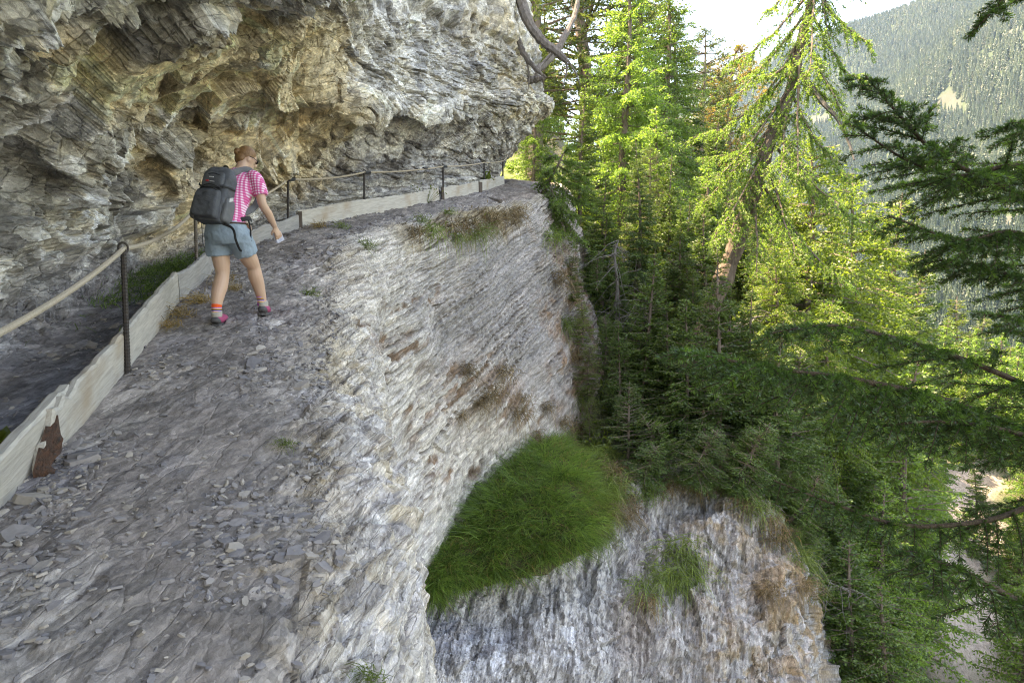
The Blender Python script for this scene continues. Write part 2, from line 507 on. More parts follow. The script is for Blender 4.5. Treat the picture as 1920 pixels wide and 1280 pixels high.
cv1 = np.clip((.13 - le1) * 9, 0, 1) * (li1 > .25); cv2 = np.clip((.22 - le2) * 6, 0, 1) * (li2 > .2); cv3 = np.clip((.30 - le3) * 4, 0, 1)
smoothz = np.zeros(len(p))
for b_ in ((330, 120, 170, 100, 0), (540, 90, 70, 120, 10), (560, 215, 90, 40, -20), (760, 215, 90, 12, -3), (440, 290, 40, 90, 0), (200, 60, 60, 60, 0), (230, 420, 70, 30, -20)):
    smoothz = np.maximum(smoothz, blob(px + 60 * lo2, py + 60 * lo, *b_, soft=.6))
smoothz *= w_wall
jx = px + 14 * lo2 + 8 * fb; jy = py + 10 * lo2 + 5 * fb
step_v = np.where((jx < 606) & (jx > 380), 1.0, 0) * ramp(-jy, -215, -170) * ramp(jx, 380, 560)
step_h = np.where(jy < 212 + .02 * (jx - 740), 1.0, 0) * ramp(jy, 90, 200) * ramp(jx, 600, 660) * ramp(-jx, -870, -820)
d_wall = (0.34 * lo + .12 * lo2 + .36 * f1 + .20 * f2 * (1 - .75 * smoothz) + .075 * f3 * (1 - .85 * smoothz) + .03 * f4 * (1 - .85 * smoothz)) * (.34 + .66 * w_left) + .10 * ridged * w_left * (1 - .7 * smoothz) \
    + (1 - .9 * w_left) * (1 - .8 * smoothz) * (.17 * (l1 - .5) + .085 * (l2 - .5) + .034 * (l3 - .5) - .07 * cv1 - .04 * cv2) + .022 * fb + .010 * fb2 \
    + .42 * step_v * w_wall + .30 * step_h * w_wall
d_cliff = .20 * lo + .075 * lo2 + patch * .12 * (l1 - .5) - .11 * cv1 * (.3 + .9 * patch) + .052 * (l2 - .5) * (.35 + .9 * patch) + .022 * (l3 - .5) - .06 * cv2 * (.4 + .8 * patch) - .022 * cv3 + .010 * fb + .006 * fb2
nearz = ramp(-dd, -8.5, -5.0) * np.clip(.75 + .9 * lo2, 0, 1)
d_near = .18 * lo + .08 * lo2 + .075 * f2 + .040 * f3 + .018 * f4 + .028 * (l2 - .5) + .016 * (l3 - .5) + .018 * fb + .010 * fb2
d_cliff = d_cliff * (1 - nearz) + d_near * nearz
dust = np.clip(.68 + 1.7 * pn(p * .85, 67), 0, 1) * np.clip(1.45 - np.abs(rp - 15.4) / 1.3, 0, 1)
d_path = .05 * lo2 + (1 - .85 * dust) * (.03 * f2 + (.035 * (l2 - .5) * patch + .012 * (l3 - .5)) * np.clip(.45 + 1.5 * pn(p * 1.7, 68), 0, 1.2) - .012 * cv2) + .018 * f3 * (1 - .6 * dust) + .010 * f4 * (1 - .6 * dust) + .010 * fb + .007 * fb2
near_board = np.clip(1 - np.abs(rp - 14) / .35, 0, 1)
d_path *= (1 - .6 * near_board) * (1 - .4 * ramp(-dd, -7, -4))
disp = w_wall * d_wall + w_cliff * d_cliff + w_path * d_path
disp *= np.clip(1.15 - .0 * dd, .4, 1)
rock = (base + nrm * disp.reshape(NR, NC, 1))
w_edge = np.exp(-((rp - 17.3) / 1.3) ** 2) * ramp(dd, 1.0, 2.5)
crest = (w_edge * (.24 * pn(p * .9, 5) + .13 * pn(p * 2.2, 6) + .07 * f2)).reshape(NR, NC, 1)
rock = rock + nrm * crest * np.array([1, 1, .25])
# --- colour of the stone itself
pc = rock.reshape(-1, 3).astype(np.float32)
warpx = px + 45 * lo2 + 30 * fb; warpy = py + 45 * lo + 30 * pn(p * 2.4, 52)
grey = np.array([.42, .40, .355]); pale = np.array([.58, .55, .49]); tan = np.array([.56, .455, .285]); dark = np.array([.105, .105, .115])
blue = np.array([.20, .205, .24]); white = np.array([.60, .60, .61]); ochre = np.array([.44, .33, .16])
Cw = np.broadcast_to(grey, (len(p), 3)).copy()
Cw = mixc(Cw, pale, ramp(px, 560, 720) * .75)
Cw = mixc(Cw, [.40, .355, .27], w_left * .6 * np.clip(.5 + 1.5 * lo, 0, 1))
Cw = mixc(Cw, [.165, .155, .135], w_left * np.clip(1.8 * pn(p * 1.4, 55) + .6 * fb2 + .15, 0, 1) * .8)
mt = np.zeros(len(p))
for b_ in ((330, 130, 190, 100, 0), (540, 90, 90, 140, 10), (570, 220, 110, 50, -20), (430, 280, 70, 100, 0), (340, 420, 80, 40, -35), (520, 320, 120, 40, -10), (140, 100, 120, 60, 30), (470, 30, 140, 50, 0), (300, 330, 90, 40, 20)):
    mt = np.maximum(mt, blob(warpx, warpy, *b_, soft=.7))
Cw = mixc(Cw, tan, mt * .9)
mo = np.zeros(len(p))
for b_ in ((930, 40, 70, 60, 0), (960, 110, 40, 60, 0), (900, 180, 60, 14, -6), (980, 210, 40, 40, 0), (640, 60, 20, 80, 0)):
    mo = np.maximum(mo, blob(warpx, warpy, *b_, soft=.9))
Cw = mixc(Cw, ochre, mo * .6 * (.4 + .6 * (id2 > .4)))
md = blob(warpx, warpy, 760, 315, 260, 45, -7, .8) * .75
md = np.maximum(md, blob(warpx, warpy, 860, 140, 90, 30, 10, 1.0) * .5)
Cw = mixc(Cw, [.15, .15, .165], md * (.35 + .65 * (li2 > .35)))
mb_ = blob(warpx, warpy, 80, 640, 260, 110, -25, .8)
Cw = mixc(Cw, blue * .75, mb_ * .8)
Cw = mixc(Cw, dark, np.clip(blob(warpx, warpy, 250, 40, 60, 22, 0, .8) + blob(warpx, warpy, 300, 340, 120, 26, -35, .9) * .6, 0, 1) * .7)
wf = np.clip(np.clip((ridged - .72) * 5, 0, 1) * w_left * (.3 + .7 * (id2 > .35)) + np.clip((id2 - .8) * 6, 0, 1) * .5, 0, 1) * (1 - .75 * np.maximum(mt, md))
Cw = mixc(Cw, [.66, .65, .63], np.clip(wf + w_left * (1 - mt) * np.clip((id3 - .72) * 5, 0, 1) * .7, 0, 1) * .8)
Cw = mixc(Cw, [.13, .125, .115], w_left * (1 - .7 * mt) * np.clip((.3 - id2) * 5, 0, 1) * .55)
Cw = mixc(Cw, dark * 1.3, np.clip((.22 - id3) * 6, 0, 1) * .6 * (1 - .7 * mt))
Cw = mixc(Cw, [.17, .165, .165], (1 - w_left) * np.clip((li1 - .55) * 4, 0, 1) * np.clip(.5 + 1.2 * lo2, 0, 1) * .6)
Cw *= ((.74 + .46 * li2 * (1 - smoothz) + .23 * smoothz) * (1 - w_left) + w_left * (.86 + .28 * id2) * (1 + .12 * fb2))[:, None]
# cliff
Cc = np.broadcast_to(np.array([.44, .42, .395]), (len(p), 3)).copy()
mdk = blob(warpx, warpy, 960, 560, 190, 150, -25, .9)
mdk = np.maximum(mdk, .8 * blob(warpx, warpy, 1060, 640, 110, 160, 0, .8))
Cc = mixc(Cc, [.20, .195, .20], np.clip(mdk * (.55 + .5 * (li3 > .3)), 0, 1))
Cc = mixc(Cc, [.50, .495, .51], blob(warpx, warpy, 690, 1080, 110, 280, 0, .7) * .85)
my = blob(warpx, warpy, 590, 850, 60, 330, 0, 1.2)
Cc = mixc(Cc, [.50, .42, .29], my * .7)
Cc = mixc(Cc, white, np.clip((id2 - .7) * 4, 0, 1) * blob(warpx, warpy, 640, 700, 60, 300, 0, 1) * .6)
br = np.zeros(len(p))
for b_ in ((760, 680, 70, 30, 40), (800, 770, 70, 18, -30), (860, 720, 40, 60, 20), (930, 740, 50, 60, 0), (700, 620, 40, 20, 30), (850, 880, 40, 20, -30), (970, 780, 40, 40, 0), (780, 560, 40, 8, -20)):
    br = np.maximum(br, blob(warpx, warpy, *b_, soft=1.0))
Cc = mixc(Cc, [.17, .115, .08], br * np.clip((.62 - l2) * 3, 0, 1))
so = blob(warpx, warpy, 880, 415, 130, 22, -14, .9)
Cc = mixc(Cc, [.20, .16, .09], so * .8)
mr = blob(warpx, warpy, 1090, 640, 45, 220, -8, 1.0)
Cc = mixc(Cc, [.20, .13, .085], mr * (.3 + .6 * (id2 > .4)))
Cc = mixc(Cc, [.15, .12, .105], np.clip(cv2 * (.3 + patch) * (li1 > .25), 0, 1) * .7)
Cc = mixc(Cc, [.30, .28, .275], np.clip((li2 - .62) * 4, 0, 1) * .5)
Cc = mixc(Cc, [.42, .36, .26], nearz * np.clip((id3 - .55) * 5, 0, 1) * .6)
Cc = mixc(Cc, [.22, .215, .225], nearz * np.clip((.3 - id3) * 6, 0, 1) * .55)
Cc = mixc(Cc, [.58, .57, .56], nearz * np.clip((id4 - .72) * 6, 0, 1) * .5)
Cc *= ((.66 + .58 * li3 * (1 - nearz) + .48 * id4 * nearz + .16 * li2) * (1 + .10 * fb2))[:, None]
Cc = mixc(Cc, [.12, .10, .09], cv1 * (.3 + .7 * patch) * .75 * (1 - nearz))
Cc *= np.array([1.05, 1.0, .93])
# path
Cp = np.broadcast_to(np.array([.225, .205, .20]), (len(p), 3)).copy()
Cp = mixc(Cp, [.42, .40, .385], np.clip((l2 - .45) * 3, 0, 1) * patch * .8)
Cp = mixc(Cp, [.19, .195, .235], np.clip((id2 - .8) * 5, 0, 1) * .6)
Cp = mixc(Cp, [.20, .15, .115], blob(px, py, 985, 350, 60, 25, 0, .8) * .8)
Cp = mixc(Cp, [.19, .175, .165], np.clip(pn(p * 1.1, 66) * 2, 0, 1) * .6)
Cp = mixc(Cp, [.20, .18, .17], dust * .8)
Cp *= ((.80 + .30 * li3 + .12 * (id4 - .5)) * (1 - dust) + dust * (1 + .10 * fb2 + .14 * (id4 - .5)))[:, None]
Cp *= np.array([1.06, 1.0, .93])
Cg = np.array([.15, .15, .165]) * (.7 + .6 * id3)[:, None]
w_gut = np.clip(1 - np.abs(rp - 13.0) / 1.0, 0, 1)
Cw *= (1.28 + .16 * w_left)[:, None]; Cc *= 1.16
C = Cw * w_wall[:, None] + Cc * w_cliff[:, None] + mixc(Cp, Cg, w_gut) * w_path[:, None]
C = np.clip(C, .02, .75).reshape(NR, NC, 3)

M_WALL = rock_mat("schist_wall", STRATA, 1.0, 2.8)
M_CLIFF = rock_mat("schist_cliff", STRATA_C, .8, 7.0, .8, .72)
M_PATH = rock_mat("trodden_schist", STRATA_C, .6, 3.6, .30)
def rock_part(name, r0, r1, mat, smooth=False):
    V = rock[r0:r1 + 1].reshape(-1, 3)
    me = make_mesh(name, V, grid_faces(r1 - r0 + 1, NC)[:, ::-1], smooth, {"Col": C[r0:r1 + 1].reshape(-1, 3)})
    return tag(obj(name, me, mat), kind="structure")
o_wall = rock_part("overhanging_rock_wall", 0, R_WALL0, M_WALL)
tag(o_wall, "overhanging grey and tan rock wall above the path")
o_path = rock_part("path", R_WALL0, R_EDGE, M_PATH, True)
tag(o_path, "narrow slaty path along the foot of the overhang")
o_cliff = rock_part("cliff_face", R_EDGE, NR - 1, M_CLIFF)
tag(o_cliff, "pale layered cliff dropping from the path edge")

def path_point(k, f):
    """Surface point and normal at station k (float), f 0 = board line .. 1 = edge (beyond 1: down the cliff; below 0: gutter)."""
    c = int(round(np.interp(k, tc_, np.arange(NC)))); 
    r = int(round(np.interp(14 + 3 * f if f >= 0 else 14 + 2 * f, tr, np.arange(NR))))
    r = min(max(r, 1), NR - 2); c = min(max(c, 1), NC - 2)
    n = np.cross(rock[r, c + 1] - rock[r, c - 1], rock[r + 1, c] - rock[r - 1, c]); n /= np.linalg.norm(n)
    if n[2] < 0 and f < 1.05: n = -n
    return rock[r, c], n, nrm[r, c]

# ---------------------------------------------------------------- lower cliff below the grass ledge
def ctrl_grid(rows_):
    return np.array([[P(*q) if len(q) == 3 else np.array(q[:3]) for q in r] for r in rows_])
LC = ctrl_grid([
    [(690, 1100, 13.6), (800, 1080, 14.3), (950, 1030, 15.6), (1120, 960, 16.6), (1240, 860, 18.2), (1370, 868, 18.4), (1470, 960, 18.0), (1540, 1010, 21.0), (1590, 1040, 26)],
    [(690, 1130, 13.2), (800, 1100, 13.6), (950, 1078, 14.2), (1120, 985, 15.6), (1240, 880, 17.2), (1370, 888, 17.2), (1470, 985, 16.8), (1535, 1050, 19.0), (1585, 1080, 25)],
    [(690, 1190, 12.7), (800, 1160, 13.1), (950, 1140, 13.7), (1120, 1070, 14.8), (1245, 970, 16.4), (1375, 970, 16.3), (1482, 1040, 15.9), (1540, 1090, 18.0), (1595, 1120, 24)],
    [(690, 1290, 11.9), (800, 1290, 12.1), (950, 1290, 12.4), (1120, 1290, 12.9), (1250, 1290, 13.3), (1380, 1290, 13.5), (1500, 1290, 13.8), (1560, 1290, 16.0), (1620, 1290, 22)],
    [(690, 1600, 10.3), (800, 1600, 10.5), (950, 1600, 10.7), (1120, 1600, 11.0), (1250, 1600, 11.3), (1380, 1600, 11.5), (1510, 1600, 11.8), (1590, 1600, 14.0), (1680, 1600, 20)]])
lr, lc = dense_ts([14, 54, 100, 20]), dense_ts([40, 60, 70, 54, 54, 46, 30, 10])
Lb = np.einsum('ra,abk,cb->rck', cr_matrix(5, lr), LC, cr_matrix(9, lc))
Ln = grid_normals(Lb)
if Ln[60, 100][1] > 0: Ln = -Ln
q = Lb.reshape(-1, 3).astype(np.float32)
lpx, lpy, _ = survey(q)
g1 = pn(q * .6, 71); g2 = pn(q * 1.5, 72)
m1, mi1, me1 = layers(q, STRATA2, 0.22, 1.1, 73, .30); m2, mi2, me2 = layers(q, STRATA2, .085, .50, 74, .12); m3, mi3, me3 = layers(q, STRATA2, .04, .22, 75, .06)
k1, ki1, _ = facets(q * np.array([1.3, 1.3, 1.0], np.float32) + .4 * g1[:, None], 78, 1.0); qfb = fbm(q * 5, 3, 79)
e1, ei1, _ = facets(q * np.array([3.2, 3.2, 2.0], np.float32), 76, 1.0)
rightz = ramp(lpx, 1180, 1330)
dl = .34 * g1 + .16 * g2 + .12 * k1 + .10 * (m1 - .5) + .065 * (m2 - .5) + .03 * (m3 - .5) + .045 * e1 + .03 * qfb + .02 * facets(q * np.array([8, 8, 4], np.float32), 86, 1.0)[0] - .03 * np.clip((.2 - me2) * 6, 0, 1)
topz = np.repeat(np.clip(lr, 0, 1), len(lc))
Lv = Lb + Ln * (dl * (.3 + .7 * topz)).reshape(len(lr), len(lc), 1)
wx = lpx + 30 * g2 + 25 * pn(q * 3, 77); wy = lpy + 40 * g1
Cl = np.broadcast_to(np.array([.40, .38, .365]), (len(q), 3)).copy()
Cl = mixc(Cl, [.21, .215, .26], blob(wx, wy, 850, 1190, 110, 60, 0, 1) * .75)
Cl = mixc(Cl, [.66, .66, .68], np.clip((ei1 - .62) * 4, 0, 1) * blob(wx, wy, 990, 1240, 130, 80, 0, 1) * .9)
Cl = mixc(Cl, [.20, .195, .19], np.clip(rightz + .25, 0, 1) * (.2 + .55 * (mi3 > .55)))
e2, ei2, _ = facets(q * np.array([9, 9, 4.5], np.float32), 86, 1.0)
Cl = mixc(Cl, [.22, .17, .10], rightz * np.clip((ei2 - .6) * 5, 0, 1) * .6)
Cl = mixc(Cl, [.15, .14, .14], np.clip((.25 - ei2) * 6, 0, 1) * .5)
Cl = mixc(Cl, [.23, .145, .06], np.clip(ramp(lpx, 1230, 1480) * (ei1 > .52) * np.clip(.75 + 1.2 * g2, 0, 1), 0, 1) * .7)
Cl = mixc(Cl, [.10, .085, .07], np.clip((.25 - m2) * 6, 0, 1) * .6)
Cl = mixc(Cl, [.19, .155, .13], blob(wx, wy, 1190, 1140, 40, 110, 10, 1) * .7)
Cl *= ((.86 + .30 * mi3 + .14 * mi2) * (1 + .14 * qfb))[:, None]
o_low = obj("lower_cliff", make_mesh("lower_cliff", Lv.reshape(-1, 3), grid_faces(len(lr), len(lc))[:, ::-1], False, {"Col": np.clip(Cl, .02, .75)}), rock_mat("schist_lower", STRATA2, .8, 3.5, .8, .8))
tag(o_low, "steep lower rock face with upright beds below the grass ledge", kind="structure")

# ---------------------------------------------------------------- ledge that carries the long grass
LD = ctrl_grid([
    [(740, 1130, 13.8), (840, 1010, 15.4), (920, 890, 17.2), (1010, 830, 18.4), (1100, 822, 19.2), (1180, 850, 19.4)],
    [(768, 1108, 13.2), (862, 1000, 14.4), (945, 900, 15.6), (1022, 850, 16.5), (1108, 855, 17.1), (1170, 872, 17.8)],
    [(785, 1100, 13.2), (888, 1035, 13.8), (985, 965, 14.4), (1060, 935, 14.8), (1125, 925, 15.5), (1165, 930, 16.6)],
    [(790, 1114, 13.4), (900, 1094, 13.8), (990, 1072, 14.05), (1060, 1040, 14.4), (1130, 988, 15.2), (1160, 960, 16.2)],
    [(780, 1150, 15.2), (900, 1140, 15.6), (990, 1125, 16.0), (1060, 1100, 16.6), (1128, 1050, 17.5), (1160, 1020, 18)]])
dr, dc = dense_ts([10, 12, 12, 8]), dense_ts([16] * 5)
Db = np.einsum('ra,abk,cb->rck', cr_matrix(5, dr), LD, cr_matrix(6, dc))
Dn = grid_normals(Db)
if Dn[20, 40][2] < 0: Dn = -Dn
qd = Db.reshape(-1, 3).astype(np.float32)
Dv = Db + Dn * (.12 * pn(qd * 1.2, 81) + .05 * pn(qd * 4, 82)).reshape(len(dr), len(dc), 1)
M_SOIL = plain_mat("soil_and_litter", (.06, .045, .03), .95, c2=(.11, .095, .05), scale=9, bump=.05)
tag(obj("rock_ledge", make_mesh("rock_ledge", Dv.reshape(-1, 3), grid_faces(len(dr), len(dc))[:, ::-1], True), M_SOIL), "earthy ledge under the long green grass", kind="structure")
# ================================================================ forest slope, valley, far mountainside, air
def tps(pts, reg=0.02):
    pts = np.asarray(pts, float); xy = pts[:, :2]; n = len(pts)
    r = np.linalg.norm(xy[:, None] - xy[None], axis=2)
    K = np.where(r > 0, r * r * np.log(r + 1e-9), 0) + np.eye(n) * reg
    Q = np.concatenate([np.ones((n, 1)), xy], 1)
    A = np.block([[K, Q], [Q.T, np.zeros((3, 3))]])
    w = np.linalg.solve(A, np.concatenate([pts[:, 2], np.zeros(3)]))
    def f(x, y):
        x = np.asarray(x, float); y = np.asarray(y, float); sh = x.shape
        X = np.stack([x.ravel(), y.ravel()], 1); out = np.zeros(len(X))
        for i in range(0, len(X), 20000):
            c = X[i:i + 20000]; r = np.linalg.norm(c[:, None] - xy[None], axis=2)
            out[i:i + 20000] = np.where(r > 0, r * r * np.log(r + 1e-9), 0) @ w[:n] + w[n] + c @ w[n + 1:]
        return out.reshape(sh)
    return f

near_pts = [P(*t) for t in [
    (1060, 505, 22.5), (1110, 640, 21.0), (1120, 760, 19.6), (1130, 850, 18.8), (1200, 500, 24.5), (1220, 640, 21.8), (1240, 760, 19.8), (1250, 870, 18.5),
    (1400, 500, 27), (1400, 640, 23), (1400, 770, 20.5), (1400, 880, 18.6), (1490, 960, 18.2), (1550, 1010, 19.5), (1500, 640, 26), (1520, 780, 23), (1540, 900, 21),
    (1600, 800, 27), (1600, 950, 23), (1600, 1150, 20), (1650, 700, 34), (1700, 880, 34), (1720, 1050, 29), (1740, 1250, 25), (1850, 800, 52), (1860, 1000, 40), (1900, 1250, 30), (2100, 1000, 45), (2100, 1300, 32)]]
near_pts += [tuple(P(*t)) for t in [(1560, 1200, 18.3), (1580, 1290, 17.8), (1560, 1110, 19.0), (1630, 1290, 19.5), (1540, 1400, 16.5)]] + [(8.5, 11, -15), (10, 14, -13.5)]
near_pts += [(0.9, 27, 4.3), (-2, 31, 5.2), (-7, 34, 5.8), (3, 28.5, 3.2), (5, 31, 3.0), (2, 34, 5.5), (-3, 40, 8), (8, 34, 2.0), (12, 40, 0), (-8, 48, 14), (4, 50, 9), (18, 50, -8), (-10, 75, 28), (10, 75, 12), (30, 80, -18),
             (60, 90, -45), (-10, 110, 40), (30, 120, -5), (80, 130, -60), (110, 110, -75), (60, 50, -42), (90, 60, -62), (1.6, 24.5, 2.6), (2.2, 26.5, 3.0), (12, 12, -14), (20, 10, -20), (16, 5, -20), (40, 20, -34)]
H_near = tps(near_pts, .3)
xs = np.linspace(-12, 100, 190); ys = np.linspace(9, 130, 200)
xs = -12 + 112 * np.linspace(0, 1, 190) ** 1.6; ys = 9 + 121 * np.linspace(0, 1, 200) ** 1.5
X, Y = np.meshgrid(xs, ys)
Z = H_near(X, Y)
pz = np.stack([X.ravel(), Y.ravel(), np.zeros(X.size)], 1).astype(np.float32)
rough = (.25 * pn(pz * .5, 91) + .12 * pn(pz * 1.6, 92)).reshape(X.shape)
def ground_z(x, y): return float(H_near(np.array([x]), np.array([y]))[0])
Zr = Z + rough
# keep the slope under the rock and the path
def rock_floor(x, y):
    return np.where((y < 26.5) & (x < 1.8), -50, 99)
hide = (X < 1.9) & (Y < 26.0) | (Y < 16.5) & (X < 6.2) | (Y < 19) & (X < 2.6)
spx, spy, sd = survey(np.stack([X, Y, Zr], -1))
sun_c = np.clip(pn(pz * .35, 93), 0, 1).reshape(X.shape)
Cn = np.broadcast_to(np.array([.085, .075, .045]), (X.size, 3)).copy()
Cn = mixc(Cn, [.15, .095, .055], np.clip(pn(pz * .9, 94) * 1.6, 0, 1) * .8)
Cn = mixc(Cn, [.07, .11, .025], np.clip(pn(pz * .6, 95) * 2 + .1, 0, 1) * .8)
Cn = mixc(Cn, [.42, .34, .29], np.clip(blob(spx.ravel() + 50 * pn(pz * .4, 96), spy.ravel() + 40 * pn(pz * .3, 97), 1800, 1060, 90, 210, -8, .8) * (sd.ravel() < 60) * 1.2, 0, 1))
Cn = mixc(Cn, [.16, .22, .05], blob(spx, spy, 1000, 320, 80, 30, 0, 1).ravel() * (sd.ravel() < 50) * .9)
F = grid_faces(len(ys), len(xs)); keep = ~hide.ravel()[F].any(1)
m_ground, nt, bs = new_mat("forest_floor")
at = N(nt, "ShaderNodeAttribute", attribute_name="Col"); tcn = N(nt, "ShaderNodeTexCoord")
nz = N(nt, "ShaderNodeTexNoise", Scale=5.0, Detail=8.0, Roughness=.75); nt.links.new(tcn.outputs["Object"], nz.inputs["Vector"])
mr_ = N(nt, "ShaderNodeMapRange"); mr_.inputs[1].default_value = .3; mr_.inputs[2].default_value = .7; mr_.inputs[3].default_value = .5; mr_.inputs[4].default_value = 1.5
nt.links.new(nz.outputs[0], mr_.inputs[0])
vm = N(nt, "ShaderNodeVectorMath", operation='SCALE'); nt.links.new(at.outputs["Color"], vm.inputs[0]); nt.links.new(mr_.outputs[0], vm.inputs["Scale"])
nt.links.new(vm.outputs[0], bs.inputs["Base Color"]); bs.inputs["Roughness"].default_value = .95
bp = N(nt, "ShaderNodeBump", Strength=1.0, Distance=.15); nt.links.new(nz.outputs[0], bp.inputs["Height"]); nt.links.new(bp.outputs[0], bs.inputs["Normal"])
Vn = np.stack([X, Y, Zr], -1).reshape(-1, 3)
# boulders of the scree are relief on the slope
Vn[:, 2] += np.where((Cn[:, 0] > .25), .5 * np.clip(pn((Vn * 1.2).astype(np.float32), 98), 0, 1), 0)
tag(obj("forest_slope", make_mesh("forest_slope", Vn, F[keep], False, {"Col": Cn}), m_ground), "shaded forest slope beyond the cliff", kind="structure")

UG = np.random.RandomState(44)
ux, uy = UG.uniform(1.5, 30, 55000), UG.uniform(16, 46, 55000)
uz = H_near(ux, uy); ua, ub, ud = survey(np.stack([ux, uy, uz], 1))
uk = (ua > 1020) & (ua < 1980) & (ub > 300) & (ub < 1330) & (pn(np.stack([ux * .7, uy * .7, 0 * ux], 1).astype(np.float32), 99) > -.35) & (UG.rand(len(ux)) < np.clip(22 / ud, 0, 1) ** 1.0) & ~((np.abs(ua - 1800) < 80) & (ub > 880))
UNDER = np.stack([ux, uy, uz + .05], 1)[uk]
far_pts = [(100, 60, -75), (80, 130, -66), (30, 130, -10), (-20, 130, 30), (160, 160, -110), (100, 300, -120), (0, 300, -30), (-100, 300, 60), (240, 260, -120), (250, 420, -105), (80, 600, -110), (-150, 700, 60),
           (367, 500, -31), (432, 700, 33), (675, 900, 190), (975, 1300, 575), (1172, 1900, 770), (1100, 2200, 830), (936, 2600, 862), (1350, 1700, 800), (620, 1400, 215), (480, 1200, 50), (700, 2000, 330), (420, 1800, 20), (300, 1200, -90), (200, 2600, 40),
           (560, 2900, 480), (1500, 2600, 960), (1700, 1500, 1000), (900, 700, 280), (600, 300, 60), (420, 200, -30), (1100, 500, 420), (-200, 2600, 300)]
H_far = tps(far_pts, 5)
xf = np.linspace(-300, 1750, 150); yf = np.linspace(100, 3000, 190)
Xf, Yf = np.meshgrid(xf, yf)
pf = np.stack([Xf.ravel(), Yf.ravel(), np.zeros(Xf.size)], 1).astype(np.float32)
def far_z(x, y):
    q_ = np.stack([np.ravel(x), np.ravel(y), np.zeros(np.size(x))], 1).astype(np.float32)
    return H_far(np.ravel(x), np.ravel(y)) + 34 * pn(q_ / 330, 101) + 22 * pn(q_ / 120, 102) + 6 * pn(q_ / 40, 103)
Zf = far_z(Xf, Yf)
Vf = np.stack([Xf.ravel(), Yf.ravel(), Zf], 1)
fpx, fpy, fd = survey(Vf)
def scars(px_, py_, pw):
    s = np.zeros(len(px_))
    for b_ in ((1775, 195, 22, 22, 20), (1895, 410, 34, 14, -8), (1860, 455, 30, 9, 0), (1900, 65, 22, 8, 0), (1545, 225, 30, 7, -6), (1790, 560, 12, 16, 0), (1430, 110, 16, 12, -30), (1690, 250, 20, 6, 0)):
        s = np.maximum(s, blob(px_ + 12 * pw, py_ + 8 * pw, *b_, soft=.8))
    return s
pw1 = pn(pf / 50, 104)
Cf = np.broadcast_to(np.array([.035, .055, .022]), (len(Vf), 3)).copy()
Cf = mixc(Cf, [.06, .08, .035], np.clip(pn(pf / 90, 105) * 2 - .5, 0, 1) * .6)
sc_ = scars(fpx, fpy, pw1)
Cf = mixc(Cf, [.075, .062, .054], np.clip(sc_ * 1.2, 0, 1) * np.clip(.6 + .8 * pn(pf / 14, 107), .1, 1))
tag(obj("far_mountainside", make_mesh("far_mountainside", Vf, grid_faces(190, 150), False, {"Col": Cf}), m_ground), "hazy wooded mountainside across the valley", kind="structure")

# pale rocky peak and blue ridge behind it
def ridge(name, crest, depth, base_z, col, seed, label):
    crest = np.array(crest, float)
    t = np.linspace(0, len(crest) - 1, 90); A = cr_matrix(len(crest), t); cr = A @ crest
    rowsn = 26; V = []
    for i in range(rowsn):
        f = i / (rowsn - 1)
        q_ = cr.copy(); q_[:, 1] -= depth * f; q_[:, 2] = cr[:, 2] * (1 - f) + base_z * f
        V.append(q_)
    for i in range(1, 8):                                # the far side of the ridge
        q_ = cr.copy(); q_[:, 1] += depth * i / 8; q_[:, 2] = cr[:, 2] - (cr[:, 2] - base_z) * i / 8
        V.insert(0, q_)
    V = np.array(V).reshape(-1, 3); q_ = V.astype(np.float32)
    V[:, 2] += 60 * pn(q_ / 300, seed) + 30 * np.abs(pn(q_ / 110, seed + 1)) + 14 * pn(q_ / 45, seed + 2)
    Ck = np.broadcast_to(np.array(col), (len(V), 3)) * (1 + .35 * pn(q_ / 80, seed + 3))[:, None]
    return tag(obj(name, make_mesh(name, V, grid_faces(33, 90), False, {"Col": Ck}), m_ground), label, kind="structure")
ridge("rocky_peak_hill", [P(1560, 190, 4300), P(1620, 90, 4250), P(1680, 45, 4200), P(1725, -4, 4200), P(1790, -30, 4200), P(1900, -40, 4200)], 500, 300, (.42, .40, .38), 111, "pale bare peak above the wooded slope")
ridge("blue_ridge_hill", [P(1150, 210, 5200), P(1250, 165, 5200), P(1320, 130, 5200), P(1350, 140, 5200), P(1420, 95, 5200), P(1480, 120, 5200), P(1600, 200, 5200)], 700, 200, (.10, .12, .09), 121, "faint blue ridge at the head of the valley")

# the air
hz = bpy.data.meshes.new("haze")
lo_, hi_ = np.array([-900., -700., -175.]), np.array([2700., 6300., 2300.])
V, Fb = box_vf(1, 1, 1)
hz_me = make_mesh("haze", V * (hi_ - lo_) + (hi_ + lo_) / 2, Fb)
m_haze = bpy.data.materials.new("valley_air"); m_haze.use_nodes = True
nt = m_haze.node_tree; nt.nodes.clear()
o_ = nt.nodes.new("ShaderNodeOutputMaterial"); pv = nt.nodes.new("ShaderNodeVolumePrincipled")
pv.inputs["Color"].default_value = (.48, .72, 1.0, 1); pv.inputs["Density"].default_value = 0.000045; pv.inputs["Anisotropy"].default_value = 0.3
nt.links.new(pv.outputs[0], o_.inputs["Volume"])
tag(obj("haze", hz_me, m_haze), kind="stuff")

